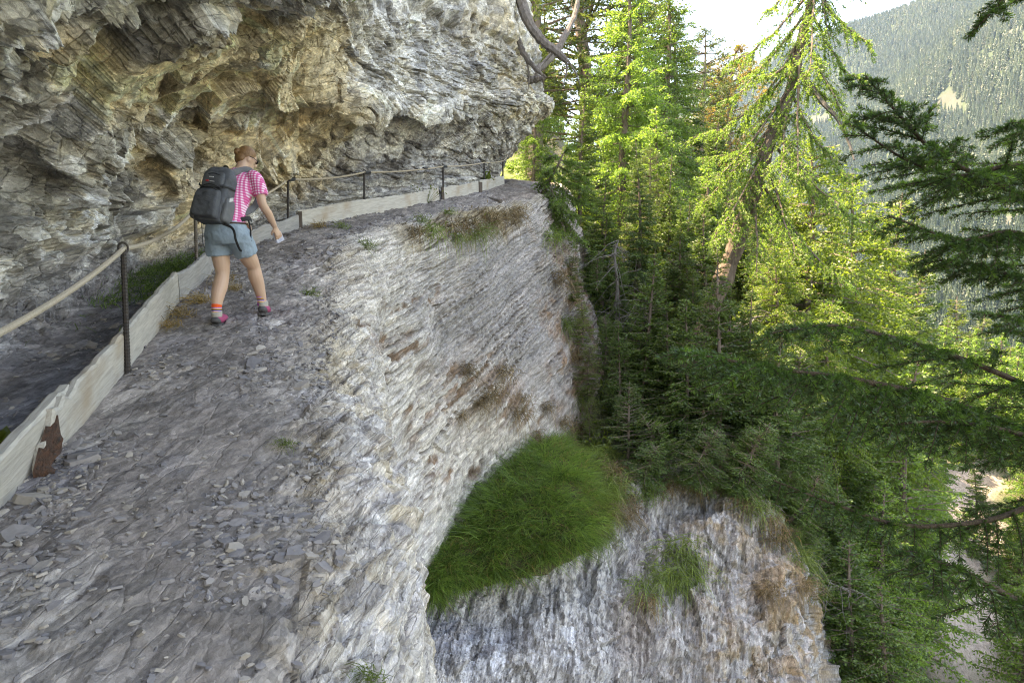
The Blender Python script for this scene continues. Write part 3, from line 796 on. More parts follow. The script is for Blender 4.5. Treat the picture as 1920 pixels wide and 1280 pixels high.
# ---------------------------------------------------------------- the forest on the far mountainside: one mass, thousands of firs
fr = np.random.RandomState(17)
def low_fir(seed, broad):
    r_ = np.random.RandomState(seed); mb = MB()
    add_tube(mb, [(0, 0, 0), (0, 0, 9)], [.35, .1], ns=3, cap=False)
    for i in range(8):
        z0 = 1.2 + i * 1.55; R_ = broad * (1 - i / 8.6) ** .85; n_ = 7
        th = np.arange(n_ * 2) / (n_ * 2) * 6.283 + r_.rand()
        rr = R_ * np.where(np.arange(n_ * 2) % 2, .55, 1.0) * r_.uniform(.75, 1.2, n_ * 2)
        ring = np.stack([np.cos(th) * rr, np.sin(th) * rr, z0 - .35 * rr + r_.normal(size=n_ * 2) * .15], 1)
        V_ = np.concatenate([ring, [[0, 0, z0 + 2.3]]]); j = np.arange(n_ * 2)
        mb.add(V_, np.stack([j, (j + 1) % (n_ * 2), np.full(n_ * 2, n_ * 2)], 1))
    return mb.mesh("fir")
M_FAR = leaf_mat("distant_firs", (.027, .05, .024), (.03, .052, .018), .25, .25)
M_FAR2 = leaf_mat("distant_larches", (.042, .072, .030), (.05, .08, .022), .25, .35)
def forest(name, mat, seed, broad, count, keep_p, label):
    r_ = np.random.RandomState(seed)
    ang = np.radians(r_.uniform(10, 47, count * 8)); rad_ = np.sqrt(r_.uniform(330 ** 2, 2900 ** 2, count * 8))
    x, y = np.sin(ang) * rad_, np.cos(ang) * rad_
    q_ = np.stack([x, y, 0 * x], 1).astype(np.float32)
    z = far_z(x, y); sx, sy, sd_ = survey(np.stack([x, y, z], 1))
    pr = np.clip(keep_p(q_), 0, 1) * (1 - np.clip(1.25 * scars(sx, sy, pn(q_ / 50, 104)), 0, 1)) * (r_.rand(len(x)) < np.clip(1.6 - rad_ / 2600, .3, 1))
    ok = (r_.rand(len(x)) < pr) & (sx > 1200) & (sx < 2150) & (sy < 1000)
    x, y, z = x[ok][:count], y[ok][:count], z[ok][:count]; n_ = len(x)
    me = bpy.data.meshes.new(name + "_sites"); me.vertices.add(n_)
    me.vertices.foreach_set("co", np.stack([x, y, z - .4], 1).astype(np.float32).ravel())
    sc_a = me.attributes.new("size", 'FLOAT', 'POINT'); sc_a.data.foreach_set("value", r_.uniform(.9, 2.1, n_).astype(np.float32))
    rt = me.attributes.new("turn", 'FLOAT_VECTOR', 'POINT'); rt.data.foreach_set("vector", np.stack([0 * x, 0 * x, r_.rand(n_) * 6.28], 1).astype(np.float32).ravel())
    src = bpy.data.objects.new(name + "_fir", low_fir(seed, broad)); src.data.materials.append(mat)
    ng = bpy.data.node_groups.new(name, 'GeometryNodeTree')
    ng.interface.new_socket("Geometry", in_out='INPUT', socket_type='NodeSocketGeometry'); ng.interface.new_socket("Geometry", in_out='OUTPUT', socket_type='NodeSocketGeometry')
    gi, go = ng.nodes.new("NodeGroupInput"), ng.nodes.new("NodeGroupOutput")
    ip = ng.nodes.new("GeometryNodeInstanceOnPoints"); oi = ng.nodes.new("GeometryNodeObjectInfo"); oi.inputs["Object"].default_value = src; oi.inputs["As Instance"].default_value = True
    a1 = ng.nodes.new("GeometryNodeInputNamedAttribute"); a1.data_type = 'FLOAT'; a1.inputs[0].default_value = "size"
    a2 = ng.nodes.new("GeometryNodeInputNamedAttribute"); a2.data_type = 'FLOAT_VECTOR'; a2.inputs[0].default_value = "turn"
    L = ng.links.new
    L(gi.outputs[0], ip.inputs["Points"]); L(oi.outputs["Geometry"], ip.inputs["Instance"]); L(a1.outputs[0], ip.inputs["Scale"]); L(a2.outputs[0], ip.inputs["Rotation"]); L(ip.outputs[0], go.inputs[0])
    o = obj(name, me); md = o.modifiers.new("scatter", 'NODES'); md.node_group = ng
    print(name, n_)
    return tag(o, label, kind="stuff")
band = lambda q_: np.clip(.5 + 2.2 * pn(q_ / 190, 106) + .8 * pn(q_ / 60, 108), .03, .97)
forest("distant_fir_forest", M_FAR, 201, 2.6, 34000, lambda q_: .95 * (1.05 - band(q_)), "dark fir forest covering the hazy mountainside")
forest("distant_larch_forest", M_FAR2, 202, 3.0, 20000, lambda q_: .75 * band(q_), "lighter larch stands on the hazy mountainside")
# ================================================================ trees
def bark_mat(name, c, c2, sc=14, stretch=(1, 1, .25), bump=.03):
    return plain_mat(name, c, .9, c2=c2, scale=sc, stretch=stretch, bump=bump, spec=.2)
M_BARK_L = bark_mat("larch_bark", (.21, .165, .13), (.085, .06, .048))
M_BARK_S = bark_mat("spruce_bark", (.20, .155, .12), (.09, .07, .055))
M_DEAD = bark_mat("dead_wood", (.20, .185, .17), (.10, .09, .08), 20)
M_DEADDK = bark_mat("weathered_root_bark", (.22, .19, .165), (.085, .07, .06), 16, (1, 1, .3), .02)
M_LARCH = leaf_mat("larch_needles", (.095, .18, .036), (.20, .36, .055), .35, .55)
M_LARCH_Y = leaf_mat("yellow_larch_needles", (.11, .18, .03), (.22, .345, .045), .35, .55)
M_SPRUCE = leaf_mat("spruce_needles", (.062, .118, .028), (.11, .20, .028), .4, .4)
M_SPRUCE_D = leaf_mat("dark_spruce_needles", (.058, .112, .03), (.10, .18, .028), .4, .35)
M_PINE = leaf_mat("pine_needles", (.062, .105, .035), (.11, .16, .032), .4, .4)
M_PINE_B = leaf_mat("browning_pine_needles", (.19, .15, .045), (.26, .21, .04), .4, .4)
M_SPRUCE_L = leaf_mat("brightened_spruce_needles", (.085, .125, .026), (.19, .30, .045), .4, .5)  # lighter copy of the spruce needles; brightness put into the colour
M_BROAD = leaf_mat("broad_leaves", (.09, .14, .03), (.22, .30, .03), .35, .5)

def diamonds(b, d, ln, wd, rs, sag=0.0):
    """Shoots or needles as thin diamonds: base b, direction d, length, width."""
    n = len(b)
    r = rs.normal(size=(n, 3)); s = np.cross(d, r); s /= np.linalg.norm(s, axis=1)[:, None] + 1e-9
    ln = np.broadcast_to(ln, (n,))[:, None]; wd = np.broadcast_to(wd, (n,))[:, None]
    m = b + d * ln * .45
    tip = b + d * ln; tip[:, 2] -= sag * ln[:, 0]
    V = np.stack([b, m + s * wd * .5, tip, m - s * wd * .5], 1).reshape(-1, 3)
    return V, (np.arange(n)[:, None] * 4 + np.arange(4)[None])

def unit(v): return v / (np.linalg.norm(v, axis=-1, keepdims=True) + 1e-9)

def poly_at(pts, t):
    pts = np.asarray(pts); n = len(pts) - 1
    x = np.clip(np.asarray(t) * n, 0, n - 1e-6); i = x.astype(int); f = (x - i)[:, None]
    return pts[i] * (1 - f) + pts[i + 1] * f, unit(pts[i + 1] - pts[i])

class Tree:
    def __init__(self, seed): self.rs = np.random.RandomState(seed); self.wood = MB(); self.B = []; self.D = []; self.L = []; self.W = []
    def shoot(self, b, d, l, w): self.B.append(b); self.D.append(d); self.L.append(np.broadcast_to(l, (len(b),))); self.W.append(np.broadcast_to(w, (len(b),)))
    def foliage(self, name, sag=0.0):
        B, D, L, W = map(np.concatenate, (self.B, self.D, self.L, self.W))
        V, Fq = diamonds(B, unit(D), L, W, self.rs, sag)
        return make_mesh(name, V, Fq)

def trunk_pts(H, rs, lean=(0, 0), wob=.02, n=14):
    t = np.linspace(0, 1, n); ph = rs.rand(2) * 6
    return np.stack([lean[0] * t * H + wob * H * np.sin(t * 5 + ph[0]) * t, lean[1] * t * H + wob * H * np.sin(t * 4 + ph[1]) * t, t * H], 1)

def spruce(seed, H, R, crown0=.08, step=.33, per=5, lat=.085, sh=.07, shl=.14, shw=.058, droop=.25, dead=.0, tr=None, gap=0.0, larch=False, tp=None, top_pow=.85):
    T = Tree(seed); rs = T.rs
    tp = trunk_pts(H, rs) if tp is None else np.asarray(tp, float)
    r0 = tr or H * .014
    add_tube(T.wood, tp, r0 * (1 - np.linspace(0, 1, len(tp))) ** .8 + .012, ns=7)
    z = crown0 * H
    while z < H * .985:
        t = z / H; c, td = poly_at(tp, [t]); c = c[0]
        tt = (t - crown0) / (1 - crown0)
        Lm = R * (1 - tt) ** top_pow * min(1, .55 + 2.2 * tt) + .12
        for k in range(per if tt < .85 else 4):
            if rs.rand() < gap: continue
            az = rs.rand() * 6.283; L = Lm * rs.uniform(.65, 1.12)
            el = .55 * tt + .02 - droop * (1 - tt) + rs.normal() * .10
            dr = np.array([math.cos(az), math.sin(az), 0])
            s = np.linspace(0, 1, 7)
            zz = L * (el * s - (droop * 1.1) * s ** 2 + (droop * .85 if not larch else droop * .3) * s ** 3) 
            side = np.array([-dr[1], dr[0], 0]) * L * .10 * rs.normal()
            pts = c + dr * (L * s)[:, None] + side * (s ** 2)[:, None]; pts[:, 2] += zz
            add_tube(T.wood, pts[::2], np.linspace(.016 + .012 * L, .004, 4), ns=3, cap=False)
            if tt < dead:
                nb = int(L * 9) + 1
                b0, d0 = poly_at(pts, rs.rand(nb) * .9 + .1)
                for q_ in range(nb):
                    dd_ = unit(d0[q_] + rs.normal(size=3) * .6)
                    e_ = b0[q_] + dd_ * L * rs.uniform(.1, .35); e_[2] -= .1 * L
                    add_tube(T.wood, [b0[q_], e_], [.006, .002], ns=3, cap=False)
                continue
            nl = max(3, int(L / lat))
            for sgn in (-1, 1):
                sv = (np.arange(nl) + rs.rand(nl)) / nl * .88 + .12
                b0, d0 = poly_at(pts, sv)
                lh = unit(np.cross(d0, [0, 0, 1.0])) * sgn
                ll = (L * .42 * (1 - sv) + .10) * rs.uniform(.7, 1.2, nl)
                ld = unit(d0 * .75 + lh * .8 + np.array([0, 0, -.15 - droop * .5]) + rs.normal(size=(nl, 3)) * .15)
                # side twigs and their shoots
                ns_ = np.maximum(2, (ll / sh).astype(int))
                idx = np.repeat(np.arange(nl), ns_)
                f = np.concatenate([(np.arange(n_) + rs.rand(n_)) / n_ for n_ in ns_])
                bb = b0[idx] + ld[idx] * (ll[idx] * f)[:, None]
                if larch:
                    hang = ll[idx] * f ** 2 * .9
                    bb[:, 2] -= hang * .6
                    dv = unit(rs.normal(size=bb.shape) + ld[idx] * .5 + np.array([0, 0, -.25]))
                else:
                    bb[:, 2] -= ll[idx] * f ** 2 * droop * .6
                    sg = np.where(rs.rand(len(bb)) < .5, -1, 1)[:, None]
                    dv = unit(ld[idx] * .9 + sg * .65 * np.cross(ld[idx], [0, 0, 1.0]) + rs.normal(size=bb.shape) * .28 + np.array([0, 0, -.1 * droop]))
                T.shoot(bb, dv, shl * rs.uniform(.7, 1.25, len(bb)), shw * rs.uniform(.8, 1.3, len(bb)))
            # along the axis itself
            na = max(3, int(L / sh)); b0, d0 = poly_at(pts, rs.rand(na) * .9 + .1)
            T.shoot(b0, unit(d0 + rs.normal(size=b0.shape) * .5), shl, shw)
        z += step * (1 - .45 * tt) * rs.uniform(.8, 1.2)
    return T

def pine(seed, H, R, crown0=.35, per=5, step=.5, tuft=9, nl_len=.13, dens=1.0):
    T = Tree(seed); rs = T.rs
    tp = trunk_pts(H, rs, wob=.03); add_tube(T.wood, tp, H * .016 * (1 - np.linspace(0, 1, 14)) ** .7 + .015, ns=7)
    z = crown0 * H
    while z < H * .99:
        t = z / H; c = poly_at(tp, [t])[0][0]; tt = (t - crown0) / (1 - crown0)
        Lm = R * (1 - tt) ** .6 * min(1, .5 + 2 * tt) + .2
        for k in range(per):
            az = rs.rand() * 6.283; L = Lm * rs.uniform(.5, 1.15); dr = np.array([math.cos(az), math.sin(az), 0])
            s = np.linspace(0, 1, 6); pts = c + dr * (L * s)[:, None] + rs.normal(size=3) * .12 * L * (s ** 2)[:, None]
            pts[:, 2] += L * (.1 * s + .25 * s ** 2)
            add_tube(T.wood, pts, np.linspace(.02 + .012 * L, .006, 6), ns=4, cap=False)
            nt_ = int((6 + L * 14) * dens)
            b0, d0 = poly_at(pts, .25 + .75 * rs.rand(nt_) ** .7)
            off = unit(d0 * .6 + rs.normal(size=b0.shape) * .7) * (L * .22 * rs.rand(nt_) + .05)[:, None]
            cc = b0 + off
            idx = np.repeat(np.arange(nt_), tuft)
            dv = unit(rs.normal(size=(len(idx), 3)) + unit(off)[idx] * 1.1 + np.array([0, 0, .5]))
            T.shoot(cc[idx], dv, nl_len * rs.uniform(.7, 1.2, len(idx)), .026)
        z += step * rs.uniform(.75, 1.25)
    return T

def proto(T, kind_mat, bark): return (T.foliage("crown"), T.wood.mesh("trunk"), kind_mat, bark)
PR = {
    "spruce_a": proto(spruce(1, 10, 2.1, .06, .34, 5), M_SPRUCE, M_BARK_S),
    "spruce_b": proto(spruce(2, 12, 2.4, .16, .40, 5, droop=.35, dead=.12), M_SPRUCE_D, M_BARK_S),
    "spruce_c": proto(spruce(3, 7, 1.9, .03, .30, 5, lat=.075, sh=.06, shl=.12, shw=.050, gap=.10), M_SPRUCE, M_BARK_S),
    "spruce_s": proto(spruce(4, 3.2, 1.05, .04, .17, 4, lat=.06, sh=.045, shl=.08, shw=.022, droop=.12), M_SPRUCE, M_BARK_S),
    "larch_a": proto(spruce(5, 13, 2.9, .10, .42, 5, lat=.10, sh=.05, shl=.11, shw=.046, droop=.28, larch=True), M_LARCH, M_BARK_L),
    "larch_b": proto(spruce(6, 8, 2.0, .08, .32, 5, lat=.085, sh=.05, shl=.10, shw=.042, droop=.20, larch=True, gap=.08), M_LARCH, M_BARK_L),
    "larch_c": proto(spruce(16, 10, 2.9, .05, .40, 5, lat=.09, sh=.05, shl=.11, shw=.042, droop=.45, larch=True, gap=.05, top_pow=.6), M_LARCH_Y, M_BARK_L),
    "pine_a": proto(pine(7, 11, 2.6, .25, 6, .5, dens=1.3), M_PINE, M_BARK_S),
    "pine_b": proto(pine(8, 9, 2.1, .15, 6, .5, dens=1.2), M_PINE_B, M_BARK_S),
    "far_spruce": proto(spruce(9, 12, 2.2, .08, .60, 5, lat=.22, sh=.16, shl=.30, shw=.13), M_SPRUCE_L, M_BARK_S),
    "far_larch": proto(spruce(10, 12, 2.5, .08, .60, 5, lat=.22, sh=.13, shl=.24, shw=.12, larch=True), M_LARCH, M_BARK_L),
}
for k, (cr_, tr_, km, bk) in PR.items():
    cr_.materials.append(km); tr_.materials.append(bk)

def plant_tree(key, name, pos, label, H=None, group=None, rz=None, lean=(0, 0), mat=None, wide=1.0, cat="tree"):
    cr_, tr_, km, bk = PR[key]
    base_H = max(v.co.z for v in tr_.vertices[:200]) if False else {"spruce_a": 10, "spruce_b": 12, "spruce_c": 7, "spruce_s": 3.2, "larch_a": 13, "larch_b": 8, "larch_c": 10, "pine_a": 11, "pine_b": 9, "far_spruce": 12, "far_larch": 12}[key]
    o = empty(name, tuple(pos))
    s = (H or base_H) / base_H
    o.scale = (s * wide, s * wide, s)
    o.rotation_euler = (lean[1], lean[0], TRS.rand() * 6.28 if rz is None else rz)
    obj("trunk", tr_, None, o); c = obj("crown", cr_, None, o)
    if mat is not None:
        c.material_slots[0].link = 'OBJECT'; c.material_slots[0].material = mat
    return tag(o, label, cat, group)
TRS = np.random.RandomState(99)

def tree_at(key, name, base_px, top_py, d, label, group=None, **k):
    """Stand a tree on the slope: its foot bearing, the bearing of its top and its distance give place and height."""
    b = P(base_px[0], base_px[1], d)
    t = P(base_px[0], top_py, d)
    return plant_tree(key, name, b, label, H=t[2] - b[2], group=group, **k)

# --- beyond the corner of the path
tree_at("larch_a", "larch_tree", (1165, 470), -90, 29, "tall bright green larch rising out of the frame behind the path corner", wide=1.15)
tree_at("larch_a", "larch_tree", (1240, 480), -60, 34, "light green larch right behind the tallest larch, its drooping tips against the sky", wide=1.1)
tree_at("spruce_a", "spruce_tree", (1088, 455), 165, 25.5, "young dark green spruce just beyond the path corner, pointed top against bright larches", wide=1.05)
tree_at("larch_b", "larch_tree", (1000, 360), 150, 31, "yellow-green larch half hidden by the rock corner, thin reddish trunk", wide=1.2)
tree_at("larch_b", "larch_tree", (1232, 520), 205, 26, "bushy bright young larch below the dark pine, rounded pointed top", wide=1.25)
tree_at("larch_c", "larch_tree", (1120, 430), 110, 36, "pale sunlit larch filling the gap between dark spruce and tallest larch", wide=1.1)
tree_at("larch_b", "larch_tree", (1320, 560), 300, 25, "short bushy larch left of the leaning larch trunk, sunlit", wide=1.35)
tree_at("pine_a", "pine_tree", (1090, 430), -260, 38, "dark green pine towering at the top edge right of the rock corner", wide=1.5)
tree_at("pine_a", "pine_tree", (1000, 380), -320, 33, "dark crooked pine above the rock corner, crown cut by the top edge", wide=1.3)
tree_at("spruce_b", "spruce_tree", (1200, 450), -160, 46, "very dark spruce in the back between two larches, top out of view", wide=1.1)
tree_at("spruce_b", "spruce_tree", (1262, 450), 40, 52, "dark spruce standing behind the bright larches at the edge of the sky", wide=1.3)
tree_at("pine_a", "pine_tree", (1310, 420), 62, 58, "grey-green feathery pine, tallest of those against the white sky", wide=1.1)
tree_at("spruce_b", "spruce_tree", (1330, 420), 118, 64, "slim dark spruce between feathery pine and golden pine", wide=1.2)
tree_at("pine_b", "pine_tree", (1366, 420), 92, 62, "golden-brown pine standing alone against the white sky", wide=1.25)
tree_at("spruce_a", "spruce_tree", (1340, 440), 205, 48, "dark spruce below the golden pine", wide=1.2)
tree_at("larch_b", "larch_tree", (1405, 470), 235, 45, "sunlit larch behind the left branches of the leaning larch", wide=1.3)
tree_at("spruce_c", "spruce_tree", (1130, 520), 330, 22.5, "dark spruce under the small corner larch at the head of the gully", wide=1.1)

# --- the shaded gully
tree_at("spruce_b", "spruce_tree", (1195, 610), 265, 22.5, "tall dark spruce in the middle of the shaded gully with bare lower branches", wide=.9)
tree_at("spruce_a", "spruce_tree", (1255, 640), 290, 23.5, "dark spruce right of the gully's tallest spruce", wide=.9)
tree_at("pine_a", "pine_tree", (1215, 520), 280, 24.5, "shaded dark pine with long needles above the gully", wide=.9)
tree_at("spruce_c", "spruce_tree", (1320, 700), 400, 21.5, "mid green spruce left of the foot of the leaning larch", wide=1.0)
tree_at("spruce_c", "spruce_tree", (1160, 660), 470, 20.8, "thin young spruce clinging to the gully edge beside the cliff", wide=.75)
tree_at("spruce_c", "spruce_tree", (1235, 740), 540, 20.0, "shaded spruce low in the gully above the mossy rock", wide=.9)
tree_at("spruce_b", "spruce_tree", (1295, 800), 500, 19.6, "straggly dark spruce with dead twigs at the lower end of the gully", wide=.8)
tree_at("spruce_s", "spruce_sapling", (1178, 880), 715, 17.4, "small fresh green spruce sapling above the grass ledge", wide=1.15)
tree_at("spruce_s", "spruce_sapling", (1235, 905), 790, 17.0, "little spruce sapling at the top edge of the lower rock face", wide=1.2)
tree_at("spruce_s", "spruce_sapling", (1120, 545), 470, 20.5, "tiny spruce sapling on the cliff's right edge under the path corner", wide=1.1)
tree_at("spruce_s", "spruce_sapling", (1135, 690), 590, 19.7, "small spruce sapling on reddish soil halfway down the cliff's right edge", wide=1.1)
tree_at("spruce_c", "spruce_tree", (1370, 900), 560, 19.2, "dark spruce standing on the right part of the lower rock face's rim", wide=1.0)
tree_at("spruce_c", "spruce_tree", (1440, 930), 640, 19.0, "shaded spruce overhanging the rim of the lower rock face", wide=1.1)
tree_at("spruce_s", "spruce_sapling", (1400, 925), 800, 17.4, "drooping green sapling hanging over the lower rock face's rim", wide=1.6)
tree_at("spruce_s", "spruce_sapling", (1470, 985), 880, 17.2, "small bright sapling at the upper right corner of the lower rock face", wide=1.5)

# --- sunlit mass right of the leaning larch
tree_at("larch_c", "larch_tree", (1500, 900), 270, 24, "broad yellow-green larch directly behind the leaning trunk, drooping boughs", wide=1.2)
tree_at("larch_c", "larch_tree", (1590, 930), 330, 27, "yellow-green larch on the right flank of the bright mass", wide=1.15)
tree_at("larch_c", "larch_tree", (1440, 820), 330, 26, "yellow larch left of the leaning trunk's middle", wide=1.0)
tree_at("spruce_a", "spruce_tree", (1665, 980), 365, 31, "tall dark spruce closing the bright larch mass on its right", wide=1.25, mat=M_SPRUCE_L)
tree_at("spruce_a", "spruce_tree", (1700, 1000), 470, 34, "pointed spruce just right of the tall dark spruce", wide=1.2)
tree_at("larch_b", "larch_tree", (1545, 980), 560, 22, "sunlit larch behind the tip of the big foreground bough", wide=1.3)
tree_at("spruce_a", "spruce_tree", (1790, 900), 555, 58, "pale spruce in the middle distance at the foot of the hazy mountain", wide=1.2, mat=M_SPRUCE_L)
tree_at("spruce_a", "spruce_tree", (1825, 920), 590, 62, "second pale spruce right beside the middle-distance one", wide=1.2, mat=M_SPRUCE_L)
tree_at("larch_b", "larch_tree", (1765, 900), 600, 50, "small light larch left of the pale middle-distance spruces", wide=1.2)
tree_at("larch_b", "larch_tree", (1895, 980), 650, 60, "light green larch at the right edge under the hazy mountain", wide=1.3)

# --- right of the lower rock face
tree_at("spruce_b", "spruce_tree", (1570, 1330), 900, 18.5, "dark spruce in the shade right beside the lower rock face's edge", wide=1.1)
tree_at("spruce_b", "spruce_tree", (1640, 1400), 940, 20.5, "dark shaded spruce at the bottom edge right of the lower rock face", wide=1.2)
tree_at("larch_b", "larch_tree", (1650, 1500), 1090, 17, "deep green larch at the bottom edge below the shaded spruces", wide=1.5, mat=M_SPRUCE)
tree_at("spruce_c", "spruce_tree", (1530, 1250), 1000, 18.0, "shaded young spruce touching the right edge of the lower rock face", wide=1.2)
tree_at("spruce_a", "spruce_tree", (1700, 1180), 860, 27, "mid green spruce left of the pale scree", wide=1.2)

# --- sunlit valley slope at lower right: each its own tree
VAL = np.random.RandomState(5); nv = 0
for i in range(2600):
    x = VAL.uniform(9, 70); y = VAL.uniform(18, 95)
    z = ground_z(x, y)
    (ppx,), (ppy,), (pd,) = survey(np.array([[x, y, z]]))
    Ht = VAL.uniform(5, 11)
    top = ppy - 1280 * Ht / pd
    if not (1520 < ppx < 2000 and ppy > 640 and top < 1300 and 19 < pd < 100): continue
    if abs(ppx - 1795) < 85 and ppy > 880 and top < 1230 and pd < 60 and VAL.rand() < .95: continue
    if top < 590 + .25 * max(0, 1750 - ppx): continue
    nv += 1
    kind = VAL.rand()
    zone = ('left of the pale scree' if ppx < 1740 else 'right of the pale scree') if ppy > 860 else ('behind the biggest bough' if ppx < 1740 else 'under the hazy mountain')
    if kind < .6: plant_tree("far_larch" if pd > 38 else "larch_b", "larch_tree", (x, y, z - .2), "sunlit yellow-green larch on the valley slope " + zone, H=Ht, group="sunlit larches " + zone, wide=VAL.uniform(.95, 1.35))
    else: plant_tree("far_spruce" if pd > 38 else "spruce_a", "spruce_tree", (x, y, z - .2), "sunlit green spruce on the valley slope " + zone, H=Ht, group="sunlit spruces " + zone, wide=VAL.uniform(.95, 1.3))
    if nv >= 290: break
print("valley trees", nv)

# --- hillside behind the corner, seen between the nearer trees
nb = 0
for i in range(400):
    x = VAL.uniform(-6, 34); y = VAL.uniform(38, 110)
    z = ground_z(x, y); (ppx,), (ppy,), (pd,) = survey(np.array([[x, y, z]]))
    Ht = VAL.uniform(7, 12); top = ppy - 1280 * Ht / pd
    if not (930 < ppx < 1480): continue
    if top < 250 + .9 * max(0, ppx - 1250) and ppx > 1240: continue
    nb += 1
    if VAL.rand() < .5: plant_tree("far_larch", "larch_tree", (x, y, z - .2), "light green larch standing back on the hillside beyond the path corner", H=Ht, group="larches on the hillside beyond the corner")
    else: plant_tree("far_spruce", "spruce_tree", (x, y, z - .2), "green spruce standing back on the hillside beyond the path corner", H=Ht, group="spruces on the hillside beyond the corner", mat=M_SPRUCE)
    if nb >= 60: break

# --- the leaning larch
lp = [P(1296, 690, 19.2), P(1330, 590, 19.0), P(1372, 480, 18.8), P(1402, 385, 18.6), P(1432, 300, 18.4), P(1452, 245, 18.4), P(1482, 170, 18.3), P(1500, 90, 18.2), P(1517, 15, 18.2), P(1530, -50, 18.2), P(1540, -130, 18.2)]
lp = np.array(lp); base0 = lp[0].copy(); lp = lp - base0
A = cr_matrix(len(lp), np.linspace(0, len(lp) - 1, 44)); lpd = A @ lp
T = Tree(31); rs = T.rs
rad = np.interp(np.linspace(0, 1, 44), [0, .3, .5, .75, 1], [.27, .24, .175, .12, .05]) * (1 + .10 * rs.normal(size=44))
add_tube(T.wood, lpd + rs.normal(size=lpd.shape) * .012, rad, ns=12)
def larch_bough(T, c, tgt, sag=.15, twig=.75, wood_r=.045, dens=1.0, bare=.12, hang=.5):
    rs = T.rs; c = np.asarray(c); tgt = np.asarray(tgt); L = np.linalg.norm(tgt - c)
    s = np.linspace(0, 1, 9); pts = c + (tgt - c) * s[:, None]; pts[:, 2] += L * sag * 4 * (s - s ** 2) * -.5 + 0
    pts += np.cumsum(rs.normal(size=pts.shape) * .018 * L, 0) * s[:, None]
    add_tube(T.wood, pts, np.linspace(wood_r, .008, 9), ns=5, cap=False)
    nt_ = int(L * 21 * dens) + 4
    sv = bare + (1 - bare) * rs.rand(nt_); b0, d0 = poly_at(pts, sv)
    for i in range(nt_):
        ln = twig * rs.uniform(.3, 1.0) * (1.1 - .5 * sv[i])
        lat = unit(np.cross(d0[i], [0, 0, 1.0])) * rs.choice([-1, 1])
        u = np.linspace(0, 1, 5)[:, None]
        d1 = unit(d0[i] * .5 + lat * rs.uniform(.2, 1.0) + rs.normal(size=3) * .2)
        tw = b0[i] + d1 * ln * u + np.array([0, 0, -hang]) * ln * u ** 1.7
        add_tube(T.wood, tw[::2], [.007, .005, .003], ns=3, cap=False)
        k = max(3, int(ln / .028)); c2, dd2 = poly_at(tw, rs.rand(k) * .95 + .05)
        idx = np.repeat(np.arange(k), 4)
        T.shoot(c2[idx], unit(rs.normal(size=(len(idx), 3)) + dd2[idx] * .6), .058 * rs.uniform(.7, 1.3, len(idx)), .022)
for (s0, tx, ty, dd_, sag) in [(.98, 1480, 10, 18.0, .0), (.93, 1440, 20, 18.4, .1), (.95, 1600, -10, 17.8, .05), (.90, 1580, 60, 17.6, .12), (.86, 1380, 120, 18.2, .15), (.86, 1640, 90, 17.4, .1),
                             (.80, 1350, 200, 18.5, .15), (.80, 1625, 150, 17.5, .2), (.75, 1400, 230, 17.8, .1), (.74, 1610, 250, 17.2, .15), (.66, 1300, 262, 18.6, .15), (.66, 1580, 215, 18.8, .1), (.62, 1330, 330, 17.6, .1),
                             (.60, 1600, 330, 17.6, .2), (.55, 1290, 370, 18.0, .15), (.52, 1560, 400, 17.2, .15), (.50, 1340, 430, 17.4, .1), (.47, 1640, 420, 18.0, .2), (.45, 1320, 290, 19.6, .1), (.42, 1500, 470, 17.0, .1),
                             (.40, 1310, 460, 17.8, .15), (.58, 1460, 360, 16.8, .1), (.70, 1500, 330, 17.0, .1), (.36, 1580, 520, 17.6, .15), (.34, 1420, 540, 17.2, .1), (.88, 1530, 150, 17.0, .15), (.68, 1420, 160, 17.4, .1)]:
    c, _ = poly_at(lpd, [s0]); larch_bough(T, c[0], P(tx, ty, dd_) - base0, sag, dens=1.0)
# the bare bleached bough to the right
bb = np.array([P(1512, 150, 18.2), P(1540, 190, 17.9), P(1570, 222, 17.7), P(1590, 262, 17.6), P(1602, 300, 17.5)]) - base0
o = empty("larch_tree", tuple(base0)); tag(o, "big leaning larch with thick scaly trunk and drooping light green boughs", "tree")
obj("trunk", T.wood.mesh("trunk"), M_BARK_L, o); obj("crown", T.foliage("crown"), M_LARCH, o)
w = MB(); add_tube(w, cr_matrix(5, np.linspace(0, 4, 14)) @ bb, np.linspace(.075, .03, 14), ns=7)
tag(obj("bare_bough", w.mesh("bare_bough"), M_DEAD, o), "bleached bare bough on the trunk's right side")

# --- little larch growing out of the path edge at the corner
T = Tree(41); c0 = P(1008, 398, 20.2)
tp = np.array([P(1008, 398, 20.2), P(1013, 372, 20.1), P(1030, 340, 20.0), P(1046, 310, 20.0), P(1058, 285, 20.0)]) - c0
add_tube(T.wood, cr_matrix(5, np.linspace(0, 4, 14)) @ tp, np.linspace(.10, .015, 14), ns=7)
for (s0, tx, ty, dd_, sag) in [(.95, 1075, 268, 20, .0), (.9, 1030, 290, 19.8, .1), (.85, 1100, 300, 19.8, .1), (.75, 1015, 320, 19.6, .15), (.75, 1110, 330, 20, .15), (.65, 1110, 350, 19.5, .2), (.6, 1010, 345, 19.8, .2), (.55, 1115, 385, 19.6, .2),
                             (.45, 1095, 412, 19.4, .2), (.4, 1075, 400, 19.3, .2), (.35, 1090, 445, 19.4, .2), (.3, 1060, 430, 19.3, .2), (.5, 1050, 380, 19.2, .2), (.25, 1040, 425, 19.4, .15)]:
    c, _ = poly_at(tp, [s0]); larch_bough(T, c[0], P(tx, ty, dd_) - c0, sag, twig=.6, wood_r=.018, dens=2.0, bare=.05)
o = empty("larch_tree", tuple(c0)); tag(o, "small crooked larch growing out of the path edge at the rock corner", "tree")
